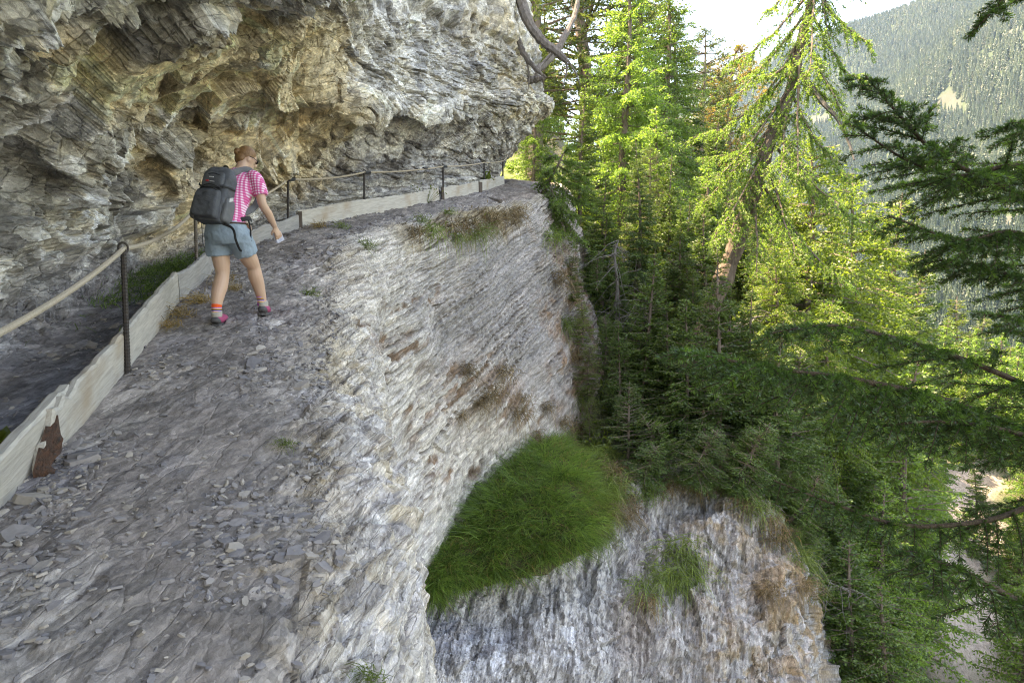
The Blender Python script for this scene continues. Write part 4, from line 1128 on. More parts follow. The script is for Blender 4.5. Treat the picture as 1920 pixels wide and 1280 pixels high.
obj("trunk", T.wood.mesh("trunk"), M_BARK_S, o); obj("crown", T.foliage("crown"), M_LARCH, o)
w = MB()
for tx, ty in ((985, 400), (1000, 420), (1022, 415), (990, 385)):
    a_ = np.array([c0, P((tx + 1008) / 2, ty - 2, 20.0), P(tx, ty + 12, 20.0)]) - c0
    add_tube(w, a_, [.05, .035, .015], ns=6)
obj("root", w.mesh("root"), M_DEADDK, o)

# --- crooked roots and boughs hanging from the rock corner
def dead_bough(name, pts, rads, label, cat, twigs=()):
    pts = np.array([P(*q_) for q_ in pts]); c0 = pts[0].copy(); pts -= c0
    n = len(pts); t_ = np.linspace(0, n - 1, n * 6); r_ = np.interp(t_, np.arange(n), rads)
    o = empty(name, tuple(c0)); tag(o, label, cat)
    w = MB(); rs_ = np.random.RandomState(int(abs(c0[0] * 100)) + n); A_ = cr_matrix(n, t_) @ pts
    add_tube(w, A_ + rs_.normal(size=A_.shape) * .008, r_ * (1 + .08 * rs_.normal(size=len(t_))), ns=8)
    obj("limb", w.mesh("limb"), M_DEADDK, o)
    for tw in twigs:
        q_ = np.array([P(*v) for v in tw]) - c0; w = MB()
        add_tube(w, cr_matrix(len(q_), np.linspace(0, len(q_) - 1, len(q_) * 3)) @ q_, np.linspace(.035, .01, len(q_) * 3), ns=5)
        obj("twig", w.mesh("twig"), M_DEADDK, o)
dead_bough("hanging_bough", [(955, -60, 19.0), (975, -5, 18.6), (990, 40, 18.4), (1018, 78, 18.3), (1045, 98, 18.2), (1064, 116, 18.2)], [.17, .15, .14, .13, .12, .06],
           "thick crooked dark bough curving down from the top of the rock corner", "branch",
           [[(1062, 108, 18.2), (1062, 135, 18.2), (1055, 165, 18.2)], [(1064, 112, 18.2), (1080, 138, 18.3), (1088, 160, 18.3)], [(1040, 95, 18.2), (1015, 125, 18.3)]])
dead_bough("hanging_root", [(945, 25, 19.3), (960, 55, 19.0), (972, 80, 18.8), (985, 105, 18.7), (1004, 128, 18.7), (1022, 145, 18.7)], [.10, .095, .09, .08, .06, .03],
           "bleached root hanging along the edge of the rock corner", "root", [[(985, 105, 18.7), (992, 140, 18.8), (990, 170, 18.8)]])
dead_bough("upright_limb", [(985, 152, 20.2), (1010, 130, 20.4), (1040, 100, 20.8), (1062, 62, 21.2), (1080, 20, 21.8), (1090, -40, 22)], [.12, .12, .11, .10, .08, .06],
           "grey-brown limb rising from the rock corner into the dark pine", "branch", [[(1000, 140, 20.3), (1015, 152, 20.3), (1022, 150, 20.3)]])
dead_bough("stub_branch", [(972, 140, 19.8), (990, 150, 19.6), (1008, 148, 19.5), (1022, 146, 19.5)], [.12, .11, .10, .07], "short dark broken branch sticking out under the hanging root", "branch")

for (bx, by, ty, d_, key, lab, w_) in [(1345, 872, 470, 17.9, "spruce_c", "dark spruce directly in front of the leaning larch's foot", .95), (1405, 885, 540, 18.0, "spruce_a", "slender spruce right of the leaning larch's foot", 1.1), (1285, 872, 560, 17.9, "spruce_c", "shaded spruce left of the leaning larch's foot", 1.0),
                                       (1455, 940, 600, 17.6, "spruce_a", "shaded spruce under the sunlit larches, right of the lower rock face's top", 1.3), (1320, 860, 690, 17.6, "spruce_s", "low spreading spruce on the middle of the lower rock face's rim", 1.5),
                                       (1215, 800, 470, 19.2, "spruce_a", "slim dark spruce in the gully between the grey snags", 1.1), (1270, 760, 430, 20.4, "spruce_b", "tall dark spruce in front of the silver dead branch", 1.2), (1160, 800, 600, 18.8, "spruce_c", "dark bushy spruce at the right edge of the cliff face above the grass ledge", .9)]:
    tree_at(key, "spruce_tree", (bx, by), ty, d_, lab, wide=w_)
for (bx, by, ty, d_, key, lab, w_) in [(1590, 1420, 1010, 17.5, "spruce_c", "bushy shaded spruce at the bottom edge beside the lower rock face", 1.3), (1560, 1240, 960, 18.6, "spruce_a", "dark spruce just behind the right edge of the lower rock face", 1.5), (1615, 1260, 900, 20.5, "spruce_a", "shaded spruce second from the lower rock face's right edge", 1.4),
                                       (1530, 1120, 860, 18.8, "spruce_c", "dark spruce rising behind the lower rock face's upper right corner", 1.2), (1600, 1100, 740, 22.0, "spruce_a", "spruce between the lower rock face and the bright larches", 1.4), (1660, 1300, 1000, 21, "spruce_c", "green spruce at the bottom edge left of the pale scree", 1.4),
                                       (1560, 1020, 700, 21.0, "spruce_c", "spruce under the drooping twigs of the lower foreground bough", 1.2)]:
    tree_at(key, "spruce_tree", (bx, by), ty, d_, lab, wide=w_)
for (bx, by, d_, h_, lb) in [(1052, 470, 20.6, 70, "green sapling on the cliff's right edge, highest of all"), (1072, 560, 20.0, 80, "green sapling on the cliff's right edge beside the upper brown stain"), (1092, 640, 19.4, 75, "green sapling on the cliff's right edge halfway down"), (1104, 730, 18.9, 85, "green sapling on the cliff's right edge above the grass ledge"), (1108, 805, 18.4, 60, "low green sapling where the cliff's right edge meets the grass ledge")]:
    tree_at("spruce_s", "spruce_sapling", (bx, by + 10), by - h_, d_, lb, wide=1.3 + .4 * TRS.rand(), mat=M_SPRUCE_L, group="saplings along the cliff's right edge")
rim_px = [(1205, 905, 17.0), (1262, 893, 16.9), (1298, 890, 16.8), (1335, 893, 16.9), (1378, 905, 16.9), (1410, 930, 16.8), (1440, 958, 16.7), (1465, 985, 16.6), (1490, 1010, 16.5), (1512, 1060, 16.6), (1525, 1120, 16.6)]
rim_lab = ["left end, beside the grass ledge", "first bulge", "top, under the dead twigs", "middle of the top", "top right bend", "upper right slope", "right slope", "right slope above the brown moss", "right corner", "right edge below the corner", "right edge, lowest of all"]
for (bx, by, d_), lb in zip(rim_px, rim_lab):
    tree_at("spruce_s", "spruce_sapling", (bx, by + 12), by - 75 - 60 * TRS.rand(), d_, "green sapling on the lower rock face's rim: " + lb, wide=1.5 + .6 * TRS.rand(), lean=(.5, -.35) if bx > 1400 else (.15, -.4), group="saplings along the lower rock face's rim")
# --- more of the crowd of young spruces in the gully, and larches behind the leaning one
ng_ = 0
for i in range(3000):
    x = VAL.uniform(1.8, 12); y = VAL.uniform(17.5, 30)
    z = ground_z(x, y); (ppx,), (ppy,), (pd,) = survey(np.array([[x, y, z]]))
    Ht = VAL.uniform(1.6, 4.2); top = ppy - 1280 * Ht / pd
    if not (1085 < ppx < 1500 and 470 < ppy < 935 and pd > 17.6 and top > 330 + .25 * max(0, 1330 - ppx)): continue
    if ppx < 1120 and Ht > 2.4: continue
    ng_ += 1
    key = ("spruce_a", "spruce_b", "spruce_c", "spruce_s", "spruce_c")[VAL.randint(5)]
    zone = "upper gully below the path corner" if ppy < 600 else ("middle of the shaded gully" if ppy < 740 else "rim of the lower rock face")
    plant_tree(key, "spruce_tree", (x, y, z - .15), "young shaded spruce in the crowd of spruces at the " + zone, H=Ht, group="young spruces at the " + zone, wide=VAL.uniform(1.0, 1.5), mat=M_SPRUCE_L if VAL.rand() < .4 else None)  # lighter needle colour on some trees brightens the shaded gully in place of light
    if ng_ >= 75: break
for i in range(3000):
    x = VAL.uniform(6, 20); y = VAL.uniform(20, 38)
    z = ground_z(x, y); (ppx,), (ppy,), (pd,) = survey(np.array([[x, y, z]]))
    Ht = VAL.uniform(4, 7.5); top = ppy - 1280 * Ht / pd
    if not (1430 < ppx < 1740 and 640 < ppy < 1150 and pd > 20 and top > 380 + .35 * max(0, ppx - 1500)): continue
    ng_ += 1
    zone = "behind the leaning trunk" if ppx < 1560 else "on the right flank of the bright larches"
    plant_tree("larch_c" if VAL.rand() < .6 else "larch_b", "larch_tree", (x, y, z - .15), "sunlit yellow-green larch crowding " + zone, H=Ht, group="larches crowding " + zone, wide=VAL.uniform(1.0, 1.4), mat=M_LARCH_Y if VAL.rand() < .5 else None)
    if ng_ >= 105: break
# low growth on the slope
UG2 = np.random.RandomState(45); n_u = len(UNDER); idx = np.repeat(np.arange(n_u), 3)
bu = UNDER[idx] + UG2.normal(size=(len(idx), 3)) * [.12, .12, .05]
V, Fq = diamonds(bu, unit(UG2.normal(size=bu.shape) + np.array([0, -.3, 1.1])), .16 * UG2.uniform(.5, 1.6, len(bu)), .075, UG2)
tag(obj("undergrowth", make_mesh("undergrowth", V, Fq), M_SPRUCE_L), "low green growth covering the forest slope", kind="stuff")

# --- bare dead trunks and twigs in the gully
def snag(pts, r, label, ntw, seed):
    pts = np.array([P(*q_) for q_ in pts]); c0 = pts[0].copy(); pts -= c0; rs_ = np.random.RandomState(seed)
    o = empty("dead_tree", tuple(c0)); tag(o, label, "dead tree"); w = MB()
    n = len(pts); A_ = cr_matrix(n, np.linspace(0, n - 1, n * 5)) @ pts
    add_tube(w, A_, np.linspace(r, r * .3, n * 5), ns=6); obj("trunk", w.mesh("trunk"), M_DEAD, o)
    w = MB(); b0, d0 = poly_at(A_, rs_.rand(ntw))
    for i in range(ntw):
        L = rs_.uniform(.3, 1.1); s = np.linspace(0, 1, 5)[:, None]; d1 = unit(rs_.normal(size=3) + np.array([0, -.5, -.3]))
        q_ = b0[i] + d1 * L * s + np.array([0, 0, -.45]) * L * s ** 2 + np.cumsum(rs_.normal(size=(5, 3)) * .03, 0)
        add_tube(w, q_, np.linspace(.014, .004, 5), ns=3, cap=False)
        for j in (2, 3): add_tube(w, [q_[j], q_[j] + unit(rs_.normal(size=3) + d1) * L * .4], [.006, .002], ns=3, cap=False)
    obj("dead_twigs", w.mesh("dead_twigs"), M_DEAD, o)
snag([(1150, 590, 20.6), (1158, 540, 20.4), (1152, 480, 20.3), (1160, 450, 20.3)], .06, "lichen-grey dead snag with tangled twigs beside the cliff edge", 40, 1)
snag([(1225, 640, 20.4), (1205, 590, 20.2), (1190, 560, 20.0)], .05, "bleached twiggy dead branchwork in the middle of the gully", 40, 2)
snag([(1290, 830, 18.8), (1310, 780, 18.6), (1325, 740, 18.5)], .06, "broken pale dead trunk above the lower rock face", 30, 3)
snag([(1300, 820, 18.0), (1330, 860, 17.5), (1370, 890, 17.0)], .04, "dead grey branch drooping over the lower rock face", 26, 4)
snag([(1260, 490, 21.6), (1310, 500, 21.2), (1360, 520, 21.0)], .05, "silver dead branch lying across the gully left of the leaning larch", 30, 5)
snag([(1330, 650, 20.4), (1400, 600, 20.0), (1470, 590, 19.8)], .05, "pale dead branch under the sunlit larches", 22, 6)
snag([(1500, 1010, 17.0), (1540, 1080, 16.8), (1600, 1110, 17.0)], .03, "thin dead branch at the right edge of the lower rock face", 24, 7)
# ================================================================ boards, posts, rope, stones on the path
RB = rock[R_WALL0 - 20:R_EDGE + 30].reshape(-1, 3)
def rock_z(x, y):
    d2 = (RB[:, 0] - x) ** 2 + (RB[:, 1] - y) ** 2
    i = np.argpartition(d2, 6)[:6]; return float(RB[i, 2].mean())
BY = np.array([s[0][1] for s in ST]); BX = np.array([s[0][0] for s in ST]); BZ = np.array([s[0][2] for s in ST])
def board_pt(d):
    k = float(np.interp(d, BY, np.arange(len(ST))))
    A_ = cr_matrix(len(ST), [k])[0]
    q_ = A_ @ np.stack([BX, BY, BZ], 1); return q_

def wood_mat(name, c, c2, dirt=.5):
    m, nt, bs = new_mat(name); L = nt.links.new
    tc = N(nt, "ShaderNodeTexCoord"); mp = N(nt, "ShaderNodeMapping"); mp.inputs["Scale"].default_value = (1.2, 14, 14)
    L(tc.outputs["Object"], mp.inputs[0])
    n1 = N(nt, "ShaderNodeTexNoise", Scale=3.0, Detail=6.0, Roughness=.7, Distortion=.6); L(mp.outputs[0], n1.inputs["Vector"])
    n2 = N(nt, "ShaderNodeTexNoise", Scale=2.2, Detail=4.0); L(tc.outputs["Object"], n2.inputs["Vector"])
    r1 = N(nt, "ShaderNodeMapRange"); r1.inputs[1].default_value = .35; r1.inputs[2].default_value = .7; L(n1.outputs[0], r1.inputs[0])
    r2 = N(nt, "ShaderNodeMapRange"); r2.inputs[1].default_value = .5; r2.inputs[2].default_value = .75; r2.inputs[4].default_value = dirt; L(n2.outputs[0], r2.inputs[0])
    a = N(nt, "ShaderNodeMix", data_type='RGBA'); a.inputs[6].default_value = (*c, 1); a.inputs[7].default_value = (*c2, 1); L(r1.outputs[0], a.inputs[0])
    b = N(nt, "ShaderNodeMix", data_type='RGBA'); b.inputs[7].default_value = (.30, .21, .12, 1); L(r2.outputs[0], b.inputs[0]); L(a.outputs[2], b.inputs[6])
    L(b.outputs[2], bs.inputs["Base Color"]); bs.inputs["Roughness"].default_value = .85
    bp = N(nt, "ShaderNodeBump", Strength=.7, Distance=.006); L(n1.outputs[0], bp.inputs["Height"]); L(bp.outputs[0], bs.inputs["Normal"])
    return m
M_PLANK = wood_mat("pale_weathered_plank", (.50, .465, .405), (.30, .275, .24), .6)
M_PLANK_G = wood_mat("grey_weathered_plank", (.36, .34, .31), (.20, .19, .18), .15)
M_ROT = plain_mat("rotten_wood", (.13, .06, .036), .95, c2=(.05, .04, .034), scale=16, stretch=(1, 3, 3), bump=.03)
M_IRON = plain_mat("rusty_iron_bar", (.035, .033, .034), .5, c2=(.075, .06, .05), scale=60, metal=.6)
M_IRON_R = plain_mat("pale_rusty_bar", (.20, .17, .13), .6, c2=(.08, .06, .05), scale=70, metal=.3)  # paler, browner iron for the post beside the hiker
M_ROPE = plain_mat("pale_hemp_rope", (.52, .44, .34), .9, c2=(.34, .28, .21), scale=160, bump=.004)
M_CLAMP = plain_mat("black_clamp", (.02, .02, .022), .5, c2=(.04, .04, .04))
M_STAKE = plain_mat("dark_wet_stake", (.07, .055, .045), .9, c2=(.13, .10, .08), scale=30, stretch=(8, 8, 1))

def board(d0, d1, h0, h1, label, mat, off=0.0, lean=0.0, th=.05, seed=0, rotten=False, lift=0.0, sag=0.0):
    rs_ = np.random.RandomState(seed)
    A_, B_ = board_pt(d0), board_pt(d1)
    dx = B_ - A_; L_ = np.linalg.norm(dx); ux = dx / L_
    nx = unit(np.cross(ux, [0, 0, 1.0])); up = np.cross(nx, ux)        # nx towards the drop
    n = max(8, int(L_ / .08)); s = np.linspace(0, 1, n)
    V = []
    for i, q_ in enumerate(s):
        hh = h0 * (1 - q_) + h1 * q_ + .012 * math.sin(q_ * 9 + seed) + .006 * rs_.normal()
        bt = -.05 + .01 * rs_.normal()
        e = 0.0
        if rotten and q_ < .16: hh *= .35 + .65 * (q_ / .16) ** .7 + .10 * rs_.normal()
        wv = .012 * math.sin(q_ * 7 + seed * 2)
        for (y_, z_) in ((0, bt), (-th, bt), (-th - .004, hh - .012), (-th + .010, hh), (-.010, hh + .003), (.004, hh - .014), (.004, (bt + hh) * .5)):
            V.append([q_ * L_, y_ + wv - lean * z_, z_ + lift + sag * q_])
    V = np.array(V); nr = 7
    F_ = grid_faces(n, nr, True)
    caps = [[0, 6, 1, 1], [6, 2, 1, 1]]
    c0 = np.array([[0, 1, 2], [0, 2, 6], [6, 2, 5], [5, 2, 3], [5, 3, 4]]); c1 = c0[:, ::-1] + (n - 1) * nr
    me = make_mesh("wooden_board", V, [F_, np.concatenate([c0, c1])])
    o = obj("wooden_board", me, mat)
    M_ = Matrix((( ux[0], -nx[0] * -1, up[0], A_[0] + nx[0] * off), (ux[1], nx[1], up[1], A_[1] + nx[1] * off), (ux[2], nx[2], up[2], A_[2] + nx[2] * off), (0, 0, 0, 1)))
    o.matrix_world = M_
    tag(o, label, "board", "retaining boards along the path")
    return o, L_
bd1, _ = board(1.2, 4.1, .20, .30, "nearest thick pale board with broad top edge at the left border", M_PLANK, off=-.075, th=.065, seed=1, lean=-.10, lift=-.04)
bd2, L2 = board(3.50, 6.95, .27, .31, "long pale board with rotten reddish end behind the first iron post", M_PLANK, off=.01, seed=2, rotten=True)
board(7.02, 9.3, .27, .22, "short grey board behind the hiker's legs", M_PLANK_G, off=.0, seed=3)
board(9.4, 11.75, .22, .24, "grey slanting board in front of the hiker", M_PLANK_G, off=.02, seed=4)
board(11.85, 16.75, .30, .27, "longest pale board, running from dark stake to the middle post", M_PLANK, off=.0, seed=5)
board(16.95, 18.75, .27, .27, "pale board between two dark stakes near the rock corner", M_PLANK, off=.02, seed=6)
board(18.85, 21.2, .28, .24, "farthest pale board ending at the rock corner", M_PLANK, off=.0, seed=7)
# rotten end of the second board
gx, gz = np.meshgrid(np.linspace(-.04, .25, 40), np.linspace(-.08, .235, 26))
top_ = .02 + .20 * np.clip((gx + .04) / .30, 0, 1) ** .8 + .05 * pn(np.stack([gx.ravel() * 9, 0 * gx.ravel(), 0 * gx.ravel()], 1).astype(np.float32), 8).reshape(gx.shape)
gzz = -.08 + (gz + .08) / .315 * (top_ + .08)
q3 = np.stack([gx.ravel() * 5, gzz.ravel() * 14, 0 * gx.ravel()], 1).astype(np.float32)
hgt = (.022 + .045 * pn(q3, 5) + .03 * pn(q3 * 2.3, 6) + .016 * pn(q3 * 5, 7)).reshape(gx.shape) * np.clip((.25 - gx) * 9, -.3, 1)
Vr = np.stack([gx, hgt, gzz], -1); Vb = Vr.copy(); Vb[..., 1] = -.045
Vr = np.concatenate([Vr.reshape(-1, 3), Vb.reshape(-1, 3)]); nf = grid_faces(26, 40); nv_ = 26 * 40
rim = [np.arange(40), np.arange(26) * 40 + 39, (25 * 40 + np.arange(40))[::-1], (np.arange(26) * 40)[::-1]]
rim = np.concatenate([r_[:-1] for r_ in rim]); rim2 = np.roll(rim, -1)
tag(obj("rotten_end", make_mesh("rotten_end", Vr, [nf, nf[:, ::-1] + nv_, np.stack([rim, rim + nv_, rim2 + nv_, rim2], 1)]), M_ROT, bd2), "crumbling reddish rotten end of the board")

def stake(d, label, h=.36, w=.06):
    q_ = board_pt(d); V, Fb = box_vf(w, w * .9, h); V = V + np.random.RandomState(int(d * 10)).normal(size=V.shape) * .006
    o = obj("wooden_stake", make_mesh("wooden_stake", V + [0, 0, h / 2 - .08], Fb), M_STAKE); o.location = q_ + np.array([.03, -.05, 0]); o.rotation_euler = (.04, -.05, .4)
    tag(o, label, "stake", "dark stakes between the boards")
stake(11.8, "dark stake at the near end of the longest pale board")
stake(16.85, "dark stake at the far end of the longest pale board")
stake(18.8, "short dark block between the last two boards near the corner", .32, .10)

RINGS = []
def post(pxb, pyb, d, pxt, pyt, label, mat, r=.016, ribs=True, ring=True):
    b = P(pxb, pyb, d); t = P(pxt, pyt, d); b = b + (b - t) * .12
    o = empty("iron_post", tuple(b)); tag(o, label, "post", "iron posts carrying the rope")
    ax = t - b; H = np.linalg.norm(ax); n = int(H / .012) if ribs else 6
    s = np.linspace(0, 1, max(n, 4)); rr = r * (1 + (.16 * (np.arange(len(s)) % 2) if ribs else 0))
    mb = MB(); add_tube(mb, ax * s[:, None], rr, ns=8); obj("bar", mb.mesh("bar"), mat, o)
    if ring:
        mb = MB(); th = np.linspace(0, 2 * math.pi, 17); R_ = r * 2.1
        side = unit(np.cross(ax, [0, 1, 0]))
        add_tube(mb, ax + np.array([0, 0, R_ * .2]) + np.stack([np.cos(th) * R_ * .4, np.sin(th) * 0 + np.cos(th) * R_ * .9, np.sin(th) * R_], 1), r * .42, ns=6)
        obj("ring", mb.mesh("ring"), mat, o)
    RINGS.append(t); return o
post(240, 700, 4.9, 231, 467, "nearest ribbed iron post standing before the pale board", M_IRON, .0185)
post(370, 538, 7.9, 366, 392, "ribbed rusty post just left of the hiker", M_IRON_R, .019)
post(540, 431, 11.3, 540, 336, "iron post by the grey board right of the hiker", M_IRON, .019)
post(683, 409, 13.9, 683, 323, "iron post at the middle of the longest pale board", M_IRON, .021)
post(831, 381, 16.9, 831, 312, "iron post at the far end of the longest pale board", M_IRON, .022)
post(908, 366, 19.2, 908, 305, "iron post by the last pale board", M_IRON, .022)
pl = post(943, 349, 21.0, 943, 302, "last iron post at the rock corner with a slanting brace", M_IRON, .022)
mb = MB(); b_ = P(943, 349, 21); c_ = P(934, 353, 20.6); add_tube(mb, [np.array(c_) - np.array(pl.location), P(942, 328, 21) - np.array(pl.location)], .018, ns=6); obj("brace", mb.mesh("brace"), M_IRON, pl)
p_first = board_pt(2.45) + np.array([-.02, 0, .90])
q_ = board_pt(2.45); o = empty("iron_post", tuple(q_)); tag(o, "iron post beside the nearest board, outside the left border", "post", "iron posts carrying the rope")
mb = MB(); add_tube(mb, [(0, 0, -.1), (-.02, 0, .9)], .0185, ns=8); obj("bar", mb.mesh("bar"), M_IRON, o)
# rope: one length through all the rings
kn = [board_pt(.9) + np.array([-.05, 0, .88]), p_first] + RINGS + [P(952, 291, 21.8)]
sags = [.05, .05, .08, .14, .05, .04, .03, .02, .02]
pts = []
for i in range(len(kn) - 1):
    s = np.linspace(0, 1, 22)[:-1, None]
    seg = kn[i] * (1 - s) + kn[i + 1] * s; seg[:, 2] -= 4 * sags[min(i, 8)] * (s - s * s)[:, 0]; pts.append(seg)
pts = np.concatenate(pts + [kn[-1][None]])
mb = MB(); fine = cr_matrix(len(pts), np.linspace(0, len(pts) - 1, len(pts) * 5)) @ pts
add_tube(mb, fine, .0165 * (1 + .07 * (np.arange(len(fine)) % 2)), ns=8)
rope = tag(obj("handrail_rope", mb.mesh("handrail_rope"), M_ROPE), "long pale hand rope strung along the iron posts", "rope")
for i, d_ in ((4, .10), (5, .12), (6, .1), (6, -.9)):
    if i + 1 >= len(kn): continue
    dirv = unit(kn[i + 1] - kn[i]) if d_ > 0 else unit(kn[i] - kn[i - 1]); c_ = kn[i] + dirv * d_ + np.array([0, 0, -.01])
    mb = MB(); add_tube(mb, [c_ - dirv * .09, c_ + dirv * .09], .03, ns=8); obj("rope_clamp", mb.mesh("rope_clamp"), M_CLAMP, rope)

# ---------------------------------------------------------------- slate pieces lying on the path
SR = np.random.RandomState(12)
def slab_mesh(seed, n=7):
    r_ = np.random.RandomState(seed); th = np.sort(r_.rand(n)) * .6 + np.arange(n) / n * 2 * math.pi
    rr = r_.uniform(.6, 1.1, n); x = np.cos(th) * rr; y = np.sin(th) * rr * r_.uniform(.45, .75)
    t = r_.uniform(.10, .22)
    bot = np.stack([x * 1.05, y * 1.05, np.full(n, -t)], 1); top = np.stack([x * .95, y * .95, t * (.7 + .5 * r_.rand(n) + .25 * x)], 1)
    V = np.concatenate([bot, top, [[0, 0, t * (1.0 + .3 * r_.rand())]]]); j = np.arange(n); j2 = (j + 1) % n
    F4 = np.stack([j, j2, j2 + n, j + n], 1); F3 = np.stack([j + n, j2 + n, np.full(n, 2 * n)], 1)
    return V, F4, F3
def stone_mat(name, c, var):
    m, nt, bs = new_mat(name); L = nt.links.new
    oi = N(nt, "ShaderNodeObjectInfo"); gi = N(nt, "ShaderNodeNewGeometry"); tc = N(nt, "ShaderNodeTexCoord")
    nz = N(nt, "ShaderNodeTexNoise", Scale=3.0, Detail=5.0); L(tc.outputs["Object"], nz.inputs["Vector"])
    ad = N(nt, "ShaderNodeMath", operation='ADD'); L(oi.outputs["Random"], ad.inputs[0]); L(gi.outputs["Random Per Island"], ad.inputs[1])
    fr_ = N(nt, "ShaderNodeMath", operation='FRACT'); L(ad.outputs[0], fr_.inputs[0])
    cr_ = N(nt, "ShaderNodeValToRGB"); el = cr_.color_ramp.elements
    el[0].position = 0; el[0].color = (c[0] * .55, c[1] * .56, c[2] * .62, 1); el[1].position = 1; el[1].color = (c[0] * 1.7, c[1] * 1.65, c[2] * 1.55, 1)
    e = el.new(.5); e.color = (c[0], c[1], c[2] * 1.05, 1); e = el.new(.8); e.color = (c[0] * 1.25, c[1] * 1.2, c[2] * 1.1, 1)
    L(fr_.outputs[0], cr_.inputs[0])
    r1 = N(nt, "ShaderNodeMapRange"); r1.inputs[3].default_value = 1 - var; r1.inputs[4].default_value = 1 + var; L(nz.outputs[0], r1.inputs[0])
    vm = N(nt, "ShaderNodeVectorMath", operation='SCALE'); L(cr_.outputs[0], vm.inputs[0]); L(r1.outputs[0], vm.inputs["Scale"]); L(vm.outputs[0], bs.inputs["Base Color"])
    bs.inputs["Roughness"].default_value = .75
    return m
M_STONE = stone_mat("loose_slate", (.225, .206, .192), .3)
SL = [slab_mesh(i, 6 + i % 3) for i in range(9)]
SLM = [make_mesh("stone", V, [F4, F3]) for V, F4, F3 in SL]
for me in SLM: me.materials.append(M_STONE)
along_s = unit(np.cross(STRATA, [0.6, -.8, 0])); along_s = along_s if along_s[1] > 0 else -along_s
def stone_frame(n, tilt, rs_):
    n = unit(n + rs_.normal(size=3) * tilt)
    a_ = along_s + rs_.normal(size=3) * .55; a_ = unit(a_ - n * (a_ @ n)); b_ = np.cross(n, a_)
    return np.stack([a_, b_, n], 1)
def scatter_spot(rs_):
    while True:
        k = rs_.uniform(2.4, 12.5) if rs_.rand() < .75 else rs_.uniform(2.6, 6.5)
        f = rs_.rand()
        f = rs_.uniform(-.9, -.05) if f < .22 else (rs_.uniform(.01, .22) if f < .42 else (rs_.uniform(.62, 1.2) if f < .86 else rs_.uniform(0, 1)))
        pos, n, sm = path_point(k, f)
        if pn(np.array([pos * 1.3], np.float32), 301)[0] > rs_.uniform(-.35, .5): return pos, n, sm
big = []
for i in range(300):
    pos, n, sm = scatter_spot(SR); sm = sm if sm[2] > 0 else -sm
    Rm = stone_frame(unit(sm + .3 * n), .22, SR); s = SR.uniform(.022, .055) * (1 + .9 * (SR.rand() < .07)) * (1 + .05 * pos[1])
    o = bpy.data.objects.new("stone", SLM[SR.randint(9)]); COL.objects.link(o); o.parent = o_path
    M_ = Matrix([list(r) + [0] for r in (Rm * s)] + [[0, 0, 0, 1]]); M_.translation = Vector(pos + sm * s * .02)
    o.matrix_world = M_
Vs, F4s, F3s, nn = [], [], [], 0
for i in range(6500):
    pos, n, sm = scatter_spot(SR) if i < 5000 else path_point(SR.uniform(2.3, 13), SR.uniform(-.8, 1.15))
    sm = sm if sm[2] > 0 else -sm
    Rm = stone_frame(unit(sm + .4 * n), .35, SR); s = .006 + .022 * SR.rand() ** 2 * (1 + .06 * max(pos[1], 0))
    V, F4, F3 = SL[SR.randint(9)]
    jit = (SR.rand(3) - .5) * .06 * [1, 1, 0]
    Vs.append((V * s) @ Rm.T + pos + jit + sm * s * .05); F4s.append(F4 + nn); F3s.append(F3 + nn); nn += len(V)
tag(obj("slate_chips", make_mesh("slate_chips", np.concatenate(Vs), [np.concatenate(F4s), np.concatenate(F3s)]), M_STONE, o_path), "small slate chips strewn over the path", kind="stuff")
# ================================================================ grass, tufts, small plants
M_GRASS = leaf_mat("long_green_grass", (.105, .19, .045), (.18, .32, .06), .6, .45)
M_DRY = leaf_mat("dry_straw_grass", (.36, .27, .12), (.30, .22, .09), .35, .35)
M_BROWN = leaf_mat("brown_dead_grass", (.20, .15, .08), (.15, .11, .05), .4, .3)
M_MEADOW = leaf_mat("ledge_grass", (.13, .195, .045), (.20, .30, .045), .4, .4)
def blades(base, up, length, width, rs, flop=None, lean=.5, seg=3):
    """Curved tapering blades; flop = direction they hang towards."""
    n = len(base); a = unit(up + rs.normal(size=(n, 3)) * lean); L_ = np.broadcast_to(length, (n,)) * rs.uniform(.5, 1.2, n)
    fl = np.array([0, 0, -1.0]) if flop is None else np.asarray(flop)
    fl = unit(fl + rs.normal(size=(n, 3)) * .25)
    sd = unit(np.cross(a, rs.normal(size=(n, 3)))) * (np.broadcast_to(width, (n,)) * .5)[:, None]
    ss = np.linspace(0, 1, seg + 1); cen = [base + a * (L_ * q_ * .9)[:, None] + fl * (L_ * .75 * q_ ** 2)[:, None] for q_ in ss]
    V = []
    for q_, c_ in zip(ss[:-1], cen[:-1]): V += [c_ - sd * (1 - q_ * .7), c_ + sd * (1 - q_ * .7)]
    V.append(cen[-1]); m = len(V)
    V = np.stack(V, 1).reshape(-1, 3); o_ = np.arange(n)[:, None] * m
    F4 = np.concatenate([o_ + np.array([2 * i, 2 * i + 1, 2 * i + 3, 2 * i + 2]) for i in range(seg - 1)])
    F3 = o_ + np.array([2 * seg - 2, 2 * seg - 1, 2 * seg])
    return V, F4, F3
GR = np.random.RandomState(8)
Dflat = Dv.reshape(-1, 3); Dnf = Dn.reshape(-1, 3)
def on_ledge(n, r0, r1, c0=0, c1=None):
    c1 = c1 or len(dc) - 2
    r = GR.uniform(r0, r1, n); c = GR.uniform(c0, c1, n); ri, ci = r.astype(int), c.astype(int); fr_, fc = (r - ri)[:, None], (c - ci)[:, None]
    return (Dv[ri, ci] * (1 - fr_) + Dv[ri + 1, ci] * fr_) * (1 - fc) + (Dv[ri, ci + 1] * (1 - fr_) + Dv[ri + 1, ci + 1] * fr_) * fc, Dn[ri, ci]
cc, cn = on_ledge(330, 1, 33, 1, 59); nb_ = 125                     # tussocks, each with its own lean
